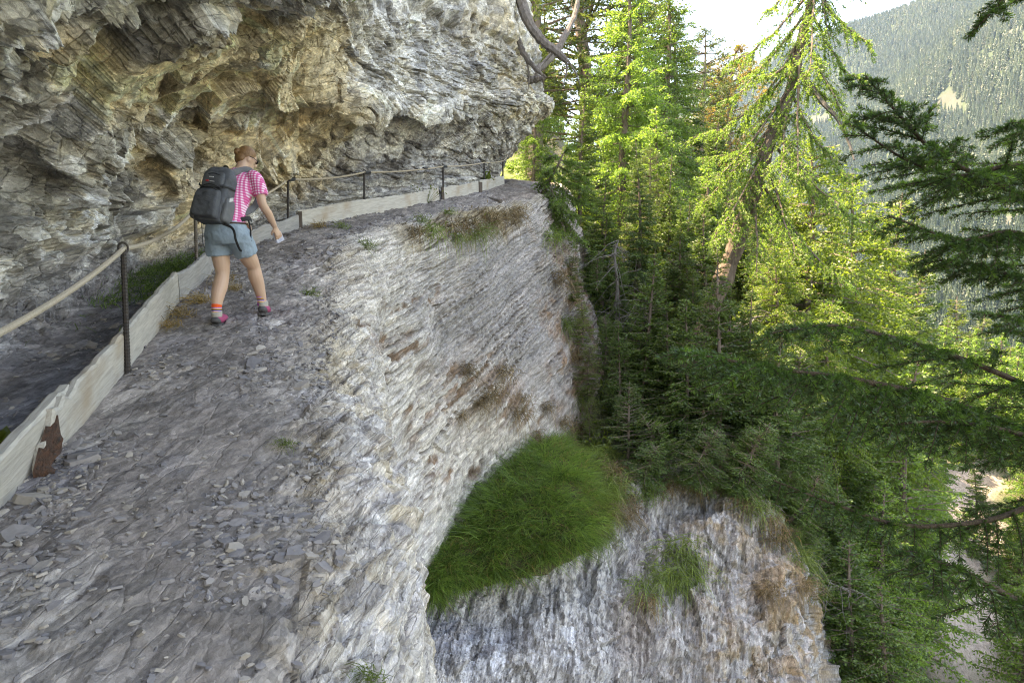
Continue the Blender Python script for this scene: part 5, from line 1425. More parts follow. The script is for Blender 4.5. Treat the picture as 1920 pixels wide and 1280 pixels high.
k = np.repeat(np.arange(len(cc)), nb_); off = GR.normal(size=(len(k), 3)) * [.13, .13, .05]
out_ = unit(off + 1e-6); szs = GR.uniform(.55, 1.25, len(cc))
lean_c = unit(cn + np.stack([.35 * GR.normal(size=len(cc)), -.35 + .3 * GR.normal(size=len(cc)), .5 + 0 * szs], 1))
rimk = np.clip((np.abs(np.arange(len(cc)) * 0 + 1)), 0, 1)
b_ = cc[k] + off * szs[k][:, None] - cn[k] * .05
way = unit(out_ * .8 + np.array([-.15, -.45, -.75]) + lean_c[k] * .3)
V, F4, F3 = blades(b_ + cn[k] * .10 * szs[k][:, None], unit(lean_c[k] + out_ * .55), .38 * szs[k] * GR.uniform(.6, 1.1, len(k)), .013, GR, way, .3)
tag(obj("long_grass", make_mesh("long_grass", V, [F4, F3]), M_GRASS), "lush long green grass hanging over the rock ledge", kind="stuff")
b_, n_ = on_ledge(1500, 1, 33, 1, 60); V, F4, F3 = blades(b_ + n_ * .12, n_ + np.array([0, -.1, .8]), .42, .010, GR, (.3, -.5, -.8), .55)
tag(obj("dry_grass", make_mesh("dry_grass", V, [F4, F3]), M_DRY), "dry stalks scattered through the long green grass", kind="stuff")
b_, n_ = on_ledge(2500, 6, 33, 52, 72); V, F4, F3 = blades(b_, n_ + np.array([0, -.2, .5]), .40, .011, GR, (.4, -.5, -1.0), .4)
tag(obj("fading_grass", make_mesh("fading_grass", V, [F4, F3]), M_MEADOW), "yellowing grass along the right rim of the green ledge", kind="stuff")
b_, n_ = on_ledge(4500, 0, 26, 56, 79); V, F4, F3 = blades(b_, n_ + np.array([0, -.2, .5]), .30, .012, GR, (.2, -.6, -1.0), .4)
tag(obj("short_grass", make_mesh("short_grass", V, [F4, F3]), M_MEADOW), "shorter grass on the slope above the ledge", kind="stuff")

# ---- single tufts
def tuft_mesh(seed, n, L_, w, spread, hang, up=.8, seg=3):
    r_ = np.random.RandomState(seed); b0 = np.stack([r_.normal(size=n) * spread, r_.normal(size=n) * spread * .6, r_.normal(size=n) * spread * .5], 1)
    V, F4, F3 = blades(b0, np.array([[0, -.4, up]]), L_, w, r_, (0, -.25, -hang), .55, seg)
    return make_mesh("grass_tuft", V, [F4, F3])
TU = {"dry": [tuft_mesh(i, 130, .26, .006, .06, .6) for i in (1, 2)], "hang": [tuft_mesh(i, 210, .42, .010, .14, 1.5, .4) for i in (3, 4)], "green": [tuft_mesh(i, 120, .20, .008, .07, .5) for i in (5, 6)]}
def face_anchor(px_, py_, lo_=True):
    """Nearest built rock point on a bearing."""
    best = None
    for G in (rock[R_BOARD - 6:], Lv, Dv):
        a_, b_2, c_2 = survey(G.reshape(-1, 3)); m_ = (np.abs(a_ - px_) < 7) & (np.abs(b_2 - py_) < 7) & (c_2 > 1)
        if m_.any():
            i = np.flatnonzero(m_)[np.argmin(c_2[m_])]
            if best is None or c_2[i] < best[1]: best = (G.reshape(-1, 3)[i], c_2[i])
    return best[0] if best else None
def tuft(px_, py_, kind, mat, scale, label, name="grass_tuft", group=None, sink=.0):
    q_ = face_anchor(px_, py_)
    if q_ is None: print("no rock at", px_, py_); return
    me = TU[kind][GR.randint(len(TU[kind]))]
    o = obj(name, me); o.location = q_ + np.array([0, -.02, -sink]); o.scale = (scale,) * 3; o.rotation_euler = (0, 0, GR.uniform(-.6, .6))
    if not me.materials: me.materials.append(mat)
    o.material_slots[0].link = 'OBJECT'; o.material_slots[0].material = mat
    tag(o, label, "grass tuft", group)
for a in [(345, 585, "dry", M_DRY, 1.0, "straw-coloured dry grass tuft at the end of the long rotten board"), (375, 560, "dry", M_DRY, 1.1, "straw-coloured tuft at the foot of the rusty post"),
          (425, 520, "dry", M_DRY, 1.0, "dry tuft between the hiker's feet and the grey board"), (330, 605, "dry", M_DRY, .8, "low dry tuft left of the hiker's rear boot"), (440, 535, "dry", M_DRY, .8, "dry grass behind the hiker's calves"),
          (582, 545, "green", M_MEADOW, .8, "small green tuft on the path edge right of the hiker"), (542, 825, "green", M_MEADOW, .42, "tiny green tuft on the yellowish crest in the foreground"),
          (692, 455, "green", M_MEADOW, 1.0, "green tuft on the pale rock under the middle post"), (650, 420, "green", M_MEADOW, .9, "green tuft at the foot of the longest pale board"), (600, 418, "dry", M_DRY, 1.0, "dry tuft by the stake of the longest board"),
          (790, 408, "green", M_MEADOW, 1.2, "leafy green tuft at the far half of the longest board"), (845, 393, "green", M_MEADOW, 1.1, "green tuft by the post at the end of the longest board"), (700, 1268, "green", M_MEADOW, .5, "grass tuft at the bottom edge of the picture")]:
    tuft(*a)
for i, (a, b2, s) in enumerate([(815, 428, 1.2), (845, 420, 1.3), (880, 418, 1.4), (905, 425, 1.3), (930, 412, 1.4), (955, 402, 1.4), (860, 440, 1.0), (780, 430, 1.0), (915, 400, 1.2), (890, 440, 1.0), (975, 395, 1.2)]):
    tuft(a, b2, "hang", M_BROWN if i % 3 else M_MEADOW, s, "brownish grass tuft hanging over the cliff's upper rim", group="grass along the cliff rim")
for a, b2, s, lab in [(880, 690, 1.1, "brown tuft on the cliff face, leftmost of the cluster in its middle"), (925, 735, 1.5, "largest brown hanging tuft in the middle of the cliff face"), (950, 700, 1.3, "brown tuft right above the largest hanging tuft"), (975, 770, 1.4, "long straw tuft hanging right of the cluster"),
                      (985, 740, 1.0, "small brown tuft above the long straw tuft"), (1030, 755, 1.0, "brown tuft near the right edge of the cliff face"), (905, 760, 1.0, "low brown tuft under the largest one"), (1010, 820, 1.2, "mossy brown tuft right above the green grass ledge"),
                      (1060, 790, 1.1, "brownish tuft beside the top of the grass ledge"), (870, 780, .8, "thin brown tuft on the bare layered rock left of the cluster")]:
    tuft(a, b2, "hang", M_BROWN, s, lab, group="brown tufts on the cliff face")
for a, b2, s, m_, lab in [(1265, 1030, 2.0, M_MEADOW, "bright tuft on the lower rock face, topmost of the green patch"), (1285, 1060, 2.0, M_MEADOW, "green tuft at the right of the lower face's green patch"), (1240, 1070, 1.7, M_MEADOW, "green tuft in the middle of the lower face's green patch"),
                          (1205, 1095, 1.7, M_MEADOW, "green tuft at the lower left of the lower face's green patch"), (1265, 1085, 1.5, M_MEADOW, "drooping tuft at the bottom of the lower face's green patch"), (1215, 1125, 1.2, M_BROWN, "brownish tuft hanging under the lower face's green patch"),
                          (1150, 905, 1.7, M_MEADOW, "grass tuft right of the green ledge's upper end"), (1150, 950, 1.4, M_BROWN, "straw tuft hanging beside the green ledge"), (1150, 890, 1.6, M_BROWN, "brown tuft over the corner between ledge and lower face"),
                          (1440, 1100, 1.2, M_BROWN, "brown tuft on the mossy right part of the lower face"), (1460, 1000, 1.4, M_BROWN, "brown tuft at the lower face's upper right rim"), (1390, 940, 1.4, M_BROWN, "brown mossy tuft under the rim's drooping sapling"), (1310, 910, 1.3, M_BROWN, "moss-brown tuft on the lower face's top rim")]:
    tuft(a, b2, "hang", m_, s, lab, group="tufts on the lower rock face")
for i, (a, b2) in enumerate([(1215, 915), (1250, 900), (1282, 893), (1318, 893), (1352, 898), (1392, 915), (1425, 945), (1452, 972), (1478, 1002), (1500, 1040), (1510, 1090), (1172, 930), (1160, 900), (1140, 870), (1120, 848), (1180, 965), (1135, 1010)]):
    tuft(a, b2, "hang", (M_MEADOW, M_BROWN, M_GRASS)[i % 3] if i < 11 else (M_MEADOW, M_BROWN)[i % 2], 1.0 + .5 * GR.rand(), ("grass tuft hanging over the top rim of the lower rock face" if i < 11 else "grass tuft in the nook between the green ledge and the lower rock face"), group="grass along the lower face's rim" if i < 11 else "grass in the nook beside the ledge")
for a, b2, m_, lab in [(1035, 440, M_MEADOW, "green tuft at the top of the cliff's right edge"), (1050, 520, M_BROWN, "brown tuft on the cliff's right edge under the topmost sapling"), (1065, 600, M_MEADOW, "green tuft on the cliff's right edge halfway down"), (1085, 670, M_BROWN, "brown tuft low on the cliff's right edge"), (1095, 740, M_MEADOW, "green tuft low on the cliff's right edge above the ledge"), (1085, 800, M_BROWN, "straw tuft right above the ledge's upper corner")]:
    tuft(a, b2, "hang", m_, 1.5, lab, group="tufts along the cliff's right edge")
# green grass behind the boards at the wall foot
rs_ = np.random.RandomState(21); bb = []
for i in range(2600):
    k = rs_.normal(8.3, .45); f = rs_.uniform(-.95, -.25); bb.append(path_point(k, f)[0] + np.array([*(rs_.normal(size=2) * .06), 0]))
V, F4, F3 = blades(np.array(bb), np.array([[.15, 0, 1.0]]), .26, .007, rs_, (.3, -.1, -.8), .5)
tag(obj("wall_foot_grass", make_mesh("wall_foot_grass", V, [F4, F3]), M_GRASS), "dark green grass growing behind the board at the wall's foot", kind="stuff")
# sunny grass beyond the corner
bb = []
for i in range(5000):
    x, y = rs_.uniform(-3, 2.4), rs_.uniform(25.5, 33); bb.append([x, y, ground_z(x, y) - .02])
V, F4, F3 = blades(np.array(bb), np.array([[0, 0, 1.0]]), .35, .02, rs_, (0, 0, -.5), .5)
tag(obj("sunny_grass", make_mesh("sunny_grass", V, [F4, F3]), M_MEADOW), "sunlit grass beyond the corner of the path", kind="stuff")

# ---- leafy plants
def leafy(name, pos, seed, n, size, spread, label, mat=M_BROAD, cat="plant"):
    r_ = np.random.RandomState(seed); o = empty(name, tuple(pos)); tag(o, label, cat); st = MB()
    for i in range(n):
        d_ = unit(np.array([r_.normal() * .7, r_.normal() * .7, 1.0 * r_.uniform(.3, 1.2)])); e_ = d_ * spread * r_.uniform(.5, 1.2)
        add_tube(st, [(0, 0, -.02), e_ * .6, e_], [.004, .003, .002], ns=4, cap=False)
        w_ = unit(np.cross(d_, r_.normal(size=3))); u_ = unit(d_ + r_.normal(size=3) * .5); nn_ = np.cross(u_, w_)
        s = size * r_.uniform(.7, 1.2); ts = np.array([0, .25, .55, .8, 1.0]); ws = np.array([.02, .30, .34, .20, .0])
        L_ = np.array([e_ + u_ * t_ * s + w_ * q_ * s * sg + nn_ * (.18 * abs(sg) - .25 * t_ * t_) * s for t_, q_ in zip(ts, ws) for sg in (-1, 0, 1)])
        V = L_; F_ = np.array([[3 * k + c, 3 * k + c + 1, 3 * k + c + 4, 3 * k + c + 3] for k in range(4) for c in (0, 1)])
        obj("leaf", make_mesh("leaf", V, F_, True), mat, o)
    obj("stem", st.mesh("stem"), M_BROAD, o)
q0 = P(-12, 800, 3.7); q0[2] = rock_z(q0[0], q0[1])
leafy("broad_leaved_plant", q0, 5, 7, .13, .10, "broad-leaved green plant at the left border behind the nearest board")
leafy("leafy_plant", path_point(11.75, .02)[0], 6, 34, .06, .42, "airy leafy plant in front of the longest pale board")
leafy("leafy_plant", P(1130, 845, 17.6), 7, 40, .12, .40, "pale leafy herb at the top of the grass ledge")
leafy("leafy_plant", P(628, 12, 9.0), 8, 26, .10, .30, "green leafy plant growing from the overhang at the top edge")
leafy("leafy_plant", board_pt(20.0) + np.array([-.35, .1, .15]), 9, 30, .14, .25, "bright green plant behind the last board at the rock corner")
# fallen root lying by the last boards
mb = MB(); q_ = np.array([P(885, 372, 18.2), P(905, 372, 18.0), P(925, 376, 17.8), P(940, 380, 17.6)]); q_[:, 2] += .03
add_tube(mb, cr_matrix(4, np.linspace(0, 3, 14)) @ q_, np.linspace(.03, .05, 14), ns=6)
tag(obj("fallen_root", mb.mesh("fallen_root"), M_DEADDK), "grey root lying across the path near the last boards", "root")
# ================================================================ the hiker
def lerp_tab(tab, n):
    tab = np.array(tab, float); return cr_matrix(len(tab), np.linspace(0, len(tab) - 1, n)) @ tab
def limb(mb, tab, n=16, ns=14):
    """tab rows: x, y, z, ra, rb"""
    q_ = lerp_tab(tab, n); add_tube(mb, q_[:, :3], q_[:, 3:5], ns=ns)
def blobm(mb, c, r, nu=14, nv=10, rot=None):
    th = np.linspace(0, math.pi, nv)[1:-1]; ph = np.arange(nu) / nu * 2 * math.pi
    V = np.stack([np.outer(np.sin(th), np.cos(ph)), np.outer(np.sin(th), np.sin(ph)), np.outer(np.cos(th), np.ones(nu))], -1).reshape(-1, 3)
    V = np.concatenate([V, [[0, 0, 1], [0, 0, -1]]]) * np.array(r)
    if rot is not None: V = V @ np.array(rot.to_matrix() if hasattr(rot, "to_matrix") else rot).T
    n = len(th); F4 = grid_faces(n, nu, True); j = np.arange(nu); j2 = (j + 1) % nu
    n0 = mb.n; mb.add(V + np.array(c), F4); mb.F3.append(np.concatenate([np.stack([np.full(nu, n * nu), j, j2], 1), np.stack([np.full(nu, n * nu + 1), (n - 1) * nu + j2, (n - 1) * nu + j], 1)]) + n0)
def fused(name, mb, vox, mat, parent, smooth_it=4):
    o = obj(name, mb.mesh(name, True), mat, parent)
    r = o.modifiers.new("fuse", 'REMESH'); r.mode = 'VOXEL'; r.voxel_size = vox; r.use_smooth_shade = True
    s = o.modifiers.new("soften", 'SMOOTH'); s.iterations = smooth_it; s.factor = .5
    return o
def m_skin():
    m, nt, bs = new_mat("skin"); bs.inputs["Base Color"].default_value = (.56, .36, .26, 1); bs.inputs["Roughness"].default_value = .5
    bs.inputs["Subsurface Weight"].default_value = .12; bs.inputs["Subsurface Radius"].default_value = (.02, .008, .004)
    return m
def m_check():
    m, nt, bs = new_mat("pink_checked_cotton"); L = nt.links.new; tc = N(nt, "ShaderNodeTexCoord"); sp = N(nt, "ShaderNodeSeparateXYZ")
    mp = N(nt, "ShaderNodeMapping"); mp.inputs["Rotation"].default_value = (.3, .1, .15); L(tc.outputs["Object"], mp.inputs[0]); L(mp.outputs[0], sp.inputs[0])
    ws = []
    for ax, k in ((0, 1), (1, 1), (2, 1)):
        mu = N(nt, "ShaderNodeMath", operation='MULTIPLY'); mu.inputs[1].default_value = 260; L(sp.outputs[ax], mu.inputs[0])
        si = N(nt, "ShaderNodeMath", operation='SINE'); L(mu.outputs[0], si.inputs[0])
        gt = N(nt, "ShaderNodeMath", operation='GREATER_THAN'); gt.inputs[1].default_value = .1; L(si.outputs[0], gt.inputs[0]); ws.append(gt)
    a = N(nt, "ShaderNodeMath", operation='ADD'); L(ws[0].outputs[0], a.inputs[0]); L(ws[2].outputs[0], a.inputs[1])
    h = N(nt, "ShaderNodeMath", operation='MULTIPLY'); h.inputs[1].default_value = .5; L(a.outputs[0], h.inputs[0])
    cr_ = N(nt, "ShaderNodeValToRGB"); el = cr_.color_ramp.elements; el[0].color = (.66, .07, .24, 1); el[1].color = (.85, .72, .78, 1); e = el.new(.5); e.color = (.75, .28, .45, 1); cr_.color_ramp.interpolation = 'CONSTANT'
    el[0].position = 0; el[1].position = .4; el[2].position = .8
    el[1].color = (.72, .20, .40, 1); el[2].color = (.85, .72, .78, 1)
    L(h.outputs[0], cr_.inputs[0]); L(cr_.outputs[0], bs.inputs["Base Color"]); bs.inputs["Roughness"].default_value = .9
    return m
def m_sock():
    m, nt, bs = new_mat("striped_sock"); L = nt.links.new; tc = N(nt, "ShaderNodeTexCoord"); sp = N(nt, "ShaderNodeSeparateXYZ"); L(tc.outputs["Generated"], sp.inputs[0])
    cr_ = N(nt, "ShaderNodeValToRGB"); cr_.color_ramp.interpolation = 'CONSTANT'; el = cr_.color_ramp.elements
    stops = [(0, (.35, .03, .30)), (.30, (.75, .38, .05)), (.38, (.45, .30, .60)), (.46, (.04, .03, .06)), (.54, (.75, .38, .05)), (.62, (.40, .25, .65)), (.70, (.80, .10, .02))]
    el[0].position = 0; el[0].color = (*stops[0][1], 1); el[1].position = stops[-1][0]; el[1].color = (*stops[-1][1], 1)
    for p_, c_ in stops[1:-1]: e = el.new(p_); e.color = (*c_, 1)
    L(sp.outputs[2], cr_.inputs[0]); L(cr_.outputs[0], bs.inputs["Base Color"]); bs.inputs["Roughness"].default_value = .9
    return m
M_SKIN, M_CHECK, M_SOCK = m_skin(), m_check(), m_sock()
M_SHORT = plain_mat("grey_blue_cotton", (.27, .345, .405), .85, c2=(.23, .30, .355), scale=7, bump=.02)
M_HAIR = plain_mat("brown_hair", (.16, .075, .030), .5, c2=(.26, .14, .06), scale=40, stretch=(3, 1, 1), bump=.006)
M_PACK = plain_mat("dark_grey_pack_cloth", (.062, .068, .078), .75, c2=(.095, .102, .112), scale=18, bump=.008)
M_PACK2 = plain_mat("grey_pack_side", (.105, .11, .118), .75, c2=(.14, .145, .15), scale=12, bump=.008)
M_BLACK = plain_mat("black_webbing", (.014, .014, .016), .7, c2=(.03, .03, .03))
M_BOOT = plain_mat("dark_grey_boot_leather", (.06, .058, .06), .7, c2=(.09, .085, .085), scale=30)
M_BOOTP = plain_mat("pink_boot_cloth", (.42, .07, .15), .8, c2=(.32, .05, .12), scale=30)
M_CUFF = plain_mat("pale_boot_cuff", (.42, .39, .34), .85, c2=(.34, .32, .28), scale=30)
M_PAPER = plain_mat("white_paper", (.62, .62, .66), .7, c2=(.34, .36, .48), scale=45)
M_GLASS = plain_mat("dark_sunglasses", (.012, .012, .014), .2, c2=(.02, .02, .02))
M_RED = plain_mat("red_badge", (.55, .03, .04), .6, c2=(.5, .03, .03)); M_WHITE = plain_mat("white_print", (.6, .6, .6), .7, c2=(.55, .55, .55))
M_BELT = plain_mat("brown_belt", (.07, .03, .02), .6, c2=(.1, .05, .03))

YAW = math.radians(13)
foot = P(404, 604, 6.15); FZ = rock_z(foot[0], foot[1])
# origin: on the ground under the hips
G0 = np.array([foot[0] + .085 * math.cos(YAW) + .06 * math.sin(YAW), foot[1] + .06 * math.cos(YAW) + .085 * math.sin(YAW), FZ])
HS = 1.0
def on_me(o): return o
person = empty("person", tuple(G0), -YAW); person.scale = (HS,) * 3
tag(person, "person in pink checked shirt, grey-blue shorts and hiking boots walking up the path", "person")
# ground under the front foot, in the person's frame
fx, fy = .095, .40
wxy = np.array([G0[0] + fx * math.cos(YAW) + fy * math.sin(YAW), G0[1] - fx * math.sin(YAW) + fy * math.cos(YAW)])
UZ = min(max(rock_z(*wxy) - FZ, .08), .18)

body = MB()
# trunk, neck and head in one
limb(body, [(0, 0, .80, .11, .08), (0, -.005, .88, .15, .10), (0, .02, .98, .140, .10), (0, .075, 1.12, .140, .10), (0, .135, 1.26, .165, .105), (0, .18, 1.36, .150, .085), (0.005, .21, 1.425, .062, .058), (.01, .235, 1.475, .052, .055), (.02, .265, 1.53, .055, .06)], 34, 18)
HC = np.array([.022, .285, 1.560])
from mathutils import Euler
HR = Euler((-.45, 0, -.62)).to_matrix()          # face turned to the right and down
HRn = np.array(HR)
def head_pt(x, y, z): return HC + HRn @ np.array([x, y, z])
blobm(body, HC, (.072, .090, .098), 18, 14, HRn); blobm(body, head_pt(0, .030, -.055), (.055, .060, .062), 14, 10, HRn)
blobm(body, head_pt(0, .098, -.022), (.012, .020, .020), 8, 6, HRn); blobm(body, head_pt(0, .078, -.075), (.028, .022, .016), 10, 8, HRn)
blobm(body, head_pt(0, .084, -.056), (.024, .012, .007), 10, 6, HRn); blobm(body, head_pt(0, .082, -.066), (.020, .012, .006), 10, 6, HRn)
for s in (-1, 1):
    blobm(body, head_pt(s * .072, .005, -.018), (.009, .020, .030), 8, 8, HRn); blobm(body, head_pt(s * .030, .080, .004), (.013, .010, .009), 8, 6, HRn)
# arms
ELR, WRR = np.array([.255, .165, 1.11]), np.array([.275, .325, .920])
limb(body, [(.150, .165, 1.360, .055, .055), (.190, .165, 1.33, .052, .055), (.232, .160, 1.23, .046, .048), (*ELR, .040, .040), (.268, .24, 1.025, .038, .036), (*WRR, .026, .022)], 22, 12)
ELL, WRL = np.array([-.255, .22, 1.10]), np.array([-.17, .40, .98])
limb(body, [(-.150, .165, 1.360, .055, .055), (-.190, .17, 1.33, .052, .055), (-.235, .19, 1.22, .046, .048), (*ELL, .040, .040), (-.22, .31, 1.03, .038, .036), (*WRL, .026, .022)], 22, 12)
def hand(mb, w, dirv, palm_n, s):
    """Palm, four bent fingers and a thumb; dirv runs along the fingers, palm_n faces what is held."""
    d = unit(np.array(dirv, float)); n = unit(np.array(palm_n, float) - d * np.dot(palm_n, d)); sd = np.cross(d, n) * s
    limb(mb, [(*w, .024, .020), (*(w + d * .035), .036, .015), (*(w + d * .075), .040, .014), (*(w + d * .092), .036, .012)], 10, 10)
    for i, (o_, L_) in enumerate(((-.030, .058), (-.010, .070), (.010, .066), (.029, .052))):
        b = w + d * .088 + sd * o_; b1 = b + d * L_ * .45 + n * .004; b2 = b1 + (d * .55 + n * .80) * L_ * .38; b3 = b2 + (d * .1 + n) * L_ * .30
        add_tube(mb, [b - d * .02, b, b1, b2, b3], [.009, .0095, .009, .008, .0065], ns=8)
    t0 = w + d * .025 - sd * .026; t1 = t0 - sd * .024 + d * .022 + n * .012; t2 = t1 + d * .026 + n * .016 + sd * .004
    add_tube(mb, [t0, (t0 + t1) / 2, t1, t2], [.013, .0125, .011, .008], ns=8)
hand(body, WRR, (.05, .42, -.62), (-.8, .35, .25), 1)
hand(body, WRL, (.45, .40, -.2), (.3, -.2, -.8), -1)
# legs
limb(body, [(-.085, -.005, .84, .085, .085), (-.09, .008, .70, .084, .086), (-.085, .025, .56, .072, .076), (-.083, .030, .47, .060, .062), (-.085, .000, .37, .064, .068), (-.088, -.035, .28, .058, .062), (-.088, -.060, .16, .040, .044), (-.088, -.062, .08, .038, .045)], 34, 16)
limb(body, [(.088, .005, .84, .085, .085), (.100, .078, .72, .084, .086), (.100, .185, .60, .074, .076), (.100, .235, .52 + UZ * .3, .060, .062), (.098, .265, .42 + UZ * .5, .064, .066), (.096, .310, .32 + UZ * .7, .057, .060), (.095, .365, .16 + UZ, .040, .044), (.095, .372, .09 + UZ, .038, .045)], 34, 16)
fused("body", body, .0065, M_SKIN, person, 3)

hair = MB()
blobm(hair, head_pt(0, -.012, .022), (.078, .090, .088), 18, 14, HRn); blobm(hair, head_pt(0, -.045, -.030), (.068, .054, .062), 16, 12, HRn)
for i in range(9):
    a_ = i / 9 * 6.283; c_ = head_pt(.020 * math.cos(a_), -.108 + .006 * math.sin(2 * a_), .005 + .018 * math.sin(a_)); blobm(hair, c_, (.016, .017, .014), 8, 6)
ho = fused("hair", hair, .006, M_HAIR, person, 3)
gl = MB()
for s in (-1, 1):
    blobm(gl, head_pt(s * .034, .094, .004), (.026, .008, .020), 12, 8, HRn); add_tube(gl, [head_pt(s * .060, .086, .008), head_pt(s * .080, .04, .008), head_pt(s * .080, -.005, .002)], .0035, ns=6)
add_tube(gl, [head_pt(-.012, .098, .008), head_pt(.012, .098, .008)], .003, ns=6)
obj("sunglasses", gl.mesh("sunglasses", True), M_GLASS, person)

shirt = MB()
limb(shirt, [(0, -.008, .89, .176, .128), (0, .02, .98, .160, .122), (0, .075, 1.12, .164, .122), (0, .135, 1.26, .184, .124), (0, .175, 1.345, .172, .104), (0, .195, 1.39, .115, .085), (.003, .208, 1.425, .082, .074)], 30, 20)
limb(shirt, [(.135, .165, 1.365, .062, .064), (.185, .165, 1.345, .066, .068), (.225, .162, 1.26, .066, .068), (.245, .160, 1.185, .068, .070)], 12, 14)
limb(shirt, [(-.135, .165, 1.365, .062, .064), (-.185, .168, 1.345, .066, .068), (-.228, .180, 1.26, .066, .068), (-.250, .195, 1.185, .068, .070)], 12, 14)
th = np.linspace(0, 2 * math.pi, 21)
add_tube(shirt, np.stack([.003 + .074 * np.cos(th), .212 + .066 * np.sin(th), 1.428 + .012 * np.sin(th)], 1), .018, ns=8)
sh_o = fused("shirt", shirt, .009, M_CHECK, person, 3)
shorts = MB()
limb(shorts, [(0, -.005, .925, .176, .126), (0, -.012, .86, .198, .148), (0, -.010, .80, .200, .150), (0, 0, .75, .185, .13)], 14, 22)
limb(shorts, [(-.10, -.012, .83, .098, .118), (-.102, 0, .74, .106, .114), (-.100, .012, .635, .106, .108)], 12, 16)
limb(shorts, [(.10, .0, .83, .098, .118), (.108, .055, .745, .106, .114), (.112, .110, .650, .104, .106)], 12, 16)
tx2 = bpy.data.textures.new("shorts_creases", 'CLOUDS'); tx2.noise_scale = .06; tx2.noise_depth = 2
sh_o = fused("shorts", shorts, .009, M_SHORT, person, 4); d_m = sh_o.modifiers.new("creases", 'DISPLACE'); d_m.texture = tx2; d_m.strength = .022; d_m.texture_coords = 'LOCAL'
bl = MB(); th = np.linspace(0, 2 * math.pi, 33); add_tube(bl, np.stack([.181 * np.cos(th), -.006 + .131 * np.sin(th), .918 + .006 * np.sin(th)], 1), [(.008, .016)] * 33, ns=8); obj("belt", bl.mesh("belt"), M_BELT, person)

def boot(x, y, z, pitch, toe=.12):
    M_ = Matrix.Translation((x, y, z)) @ Euler((pitch, 0, -toe)).to_matrix().to_4x4(); A_ = np.array(M_)
    def tr_(V): return np.asarray(V) @ A_[:3, :3].T + A_[:3, 3]
    up_ = MB(); limb(up_, [tuple(tr_([0, a, h])) + (w, t) for a, h, w, t in ((-.075, .045, .034, .040), (-.05, .055, .040, .050), (.0, .055, .043, .050), (.07, .048, .046, .040), (.13, .040, .046, .032), (.175, .034, .036, .024), (.19, .03, .018, .014))], 22, 14)
    bo = fused("boot", up_, .007, M_BOOTP, person, 2)
    hl = MB(); limb(hl, [tuple(tr_([0, a, h])) + (w, t) for a, h, w, t in ((-.086, .030, .026, .030), (-.070, .048, .040, .046), (-.025, .044, .046, .042), (.0, .034, .048, .030))], 12, 14)
    limb(hl, [tuple(tr_([0, a, h])) + (w, t) for a, h, w, t in ((.09, .022, .049, .022), (.15, .022, .047, .024), (.195, .022, .030, .02))], 8, 14)
    fused("heel_cap", hl, .007, M_BOOT, person, 2)
    cf = MB(); limb(cf, [tuple(tr_([0, a, h])) + (w, t) for a, h, w, t in ((-.030, .075, .042, .052), (-.030, .100, .044, .054), (-.034, .128, .046, .055))], 8, 14); fused("boot_cuff", cf, .007, M_CUFF, person, 1)
    sl = MB(); o_ = np.array([(-.092, .0), (-.085, .034), (-.04, .040), (.03, .036), (.09, .050), (.15, .047), (.195, .025), (.205, 0), (.195, -.025), (.15, -.047), (.09, -.050), (.03, -.036), (-.04, -.040), (-.085, -.034)])
    n = len(o_); V = np.concatenate([np.c_[o_[:, 1], o_[:, 0], np.full(n, -.004)], np.c_[o_[:, 1], o_[:, 0], np.full(n, .020)], [[0, .05, -.004], [0, .05, .02]]]); j = np.arange(n); j2 = (j + 1) % n
    sl.add(tr_(V), np.stack([j, j2, j2 + n, j + n], 1)); sl.F3.append(np.concatenate([np.stack([np.full(n, 2 * n), j2, j], 1), np.stack([np.full(n, 2 * n + 1), j + n, j2 + n], 1)]))
    obj("sole", sl.mesh("sole"), M_BOOT, person)
def sock(pts):
    s = MB(); limb(s, pts, 12, 14); so = fused("sock", s, .006, M_SOCK, person, 1)
boot(-.088, -.035, .005, .10, -.25); boot(.095, .402, UZ + .01, .02, -.35)
sock([(-.088, -.062, .085, .043, .050), (-.088, -.062, .14, .042, .047), (-.088, -.056, .195, .045, .049)])
sock([(.095, .372, .095 + UZ, .043, .050), (.095, .367, .15 + UZ, .042, .047), (.095, .352, .205 + UZ, .045, .049)])

# ---- the pack: a thing of its own
pack = empty("backpack", tuple(G0), -YAW); tag(pack, "dark grey hiking backpack on the walker's back, straps hanging loose", "backpack")
BT = Euler((-.24, .12, .05)).to_matrix(); BTn = np.array(BT); PC = np.array([-.025, -.105, 1.175])
def pk(x, y, z): return PC + BTn @ (np.array([x, y, z]) * np.array([.82, .78, .96]))
def sq_loft(mb, secs, ns=28, e=.45):
    """Rounded-box sections: (x, y, z, half width, half depth) in pack axes."""
    q_ = lerp_tab(secs, len(secs) * 4); th = np.arange(ns) / ns * 2 * math.pi
    cx = np.sign(np.cos(th)) * np.abs(np.cos(th)) ** e; sy = np.sign(np.sin(th)) * np.abs(np.sin(th)) ** e
    V = np.array([[pk(a + w * u, b + t * v, c) for u, v in zip(cx, sy)] for a, b, c, w, t in q_]).reshape(-1, 3); n = len(q_)
    V = np.concatenate([V, [pk(*q_[0, :3])], [pk(*q_[-1, :3])]]); j = np.arange(ns); j2 = (j + 1) % ns
    n0 = mb.n; mb.add(V, grid_faces(n, ns, True)); mb.F3.append(np.concatenate([np.stack([np.full(ns, n * ns), j2, j], 1), np.stack([np.full(ns, n * ns + 1), (n - 1) * ns + j, (n - 1) * ns + j2], 1)]) + n0)
b = MB(); sq_loft(b, [(0, .02, -.285, .11, .06), (0, .01, -.27, .165, .105), (0, 0, -.15, .178, .125), (0, 0, .02, .172, .118), (0, .01, .16, .158, .10), (0, .03, .235, .13, .075), (0, .04, .262, .08, .04)])
mbag = fused("main_bag", b, .009, M_PACK, pack, 6)
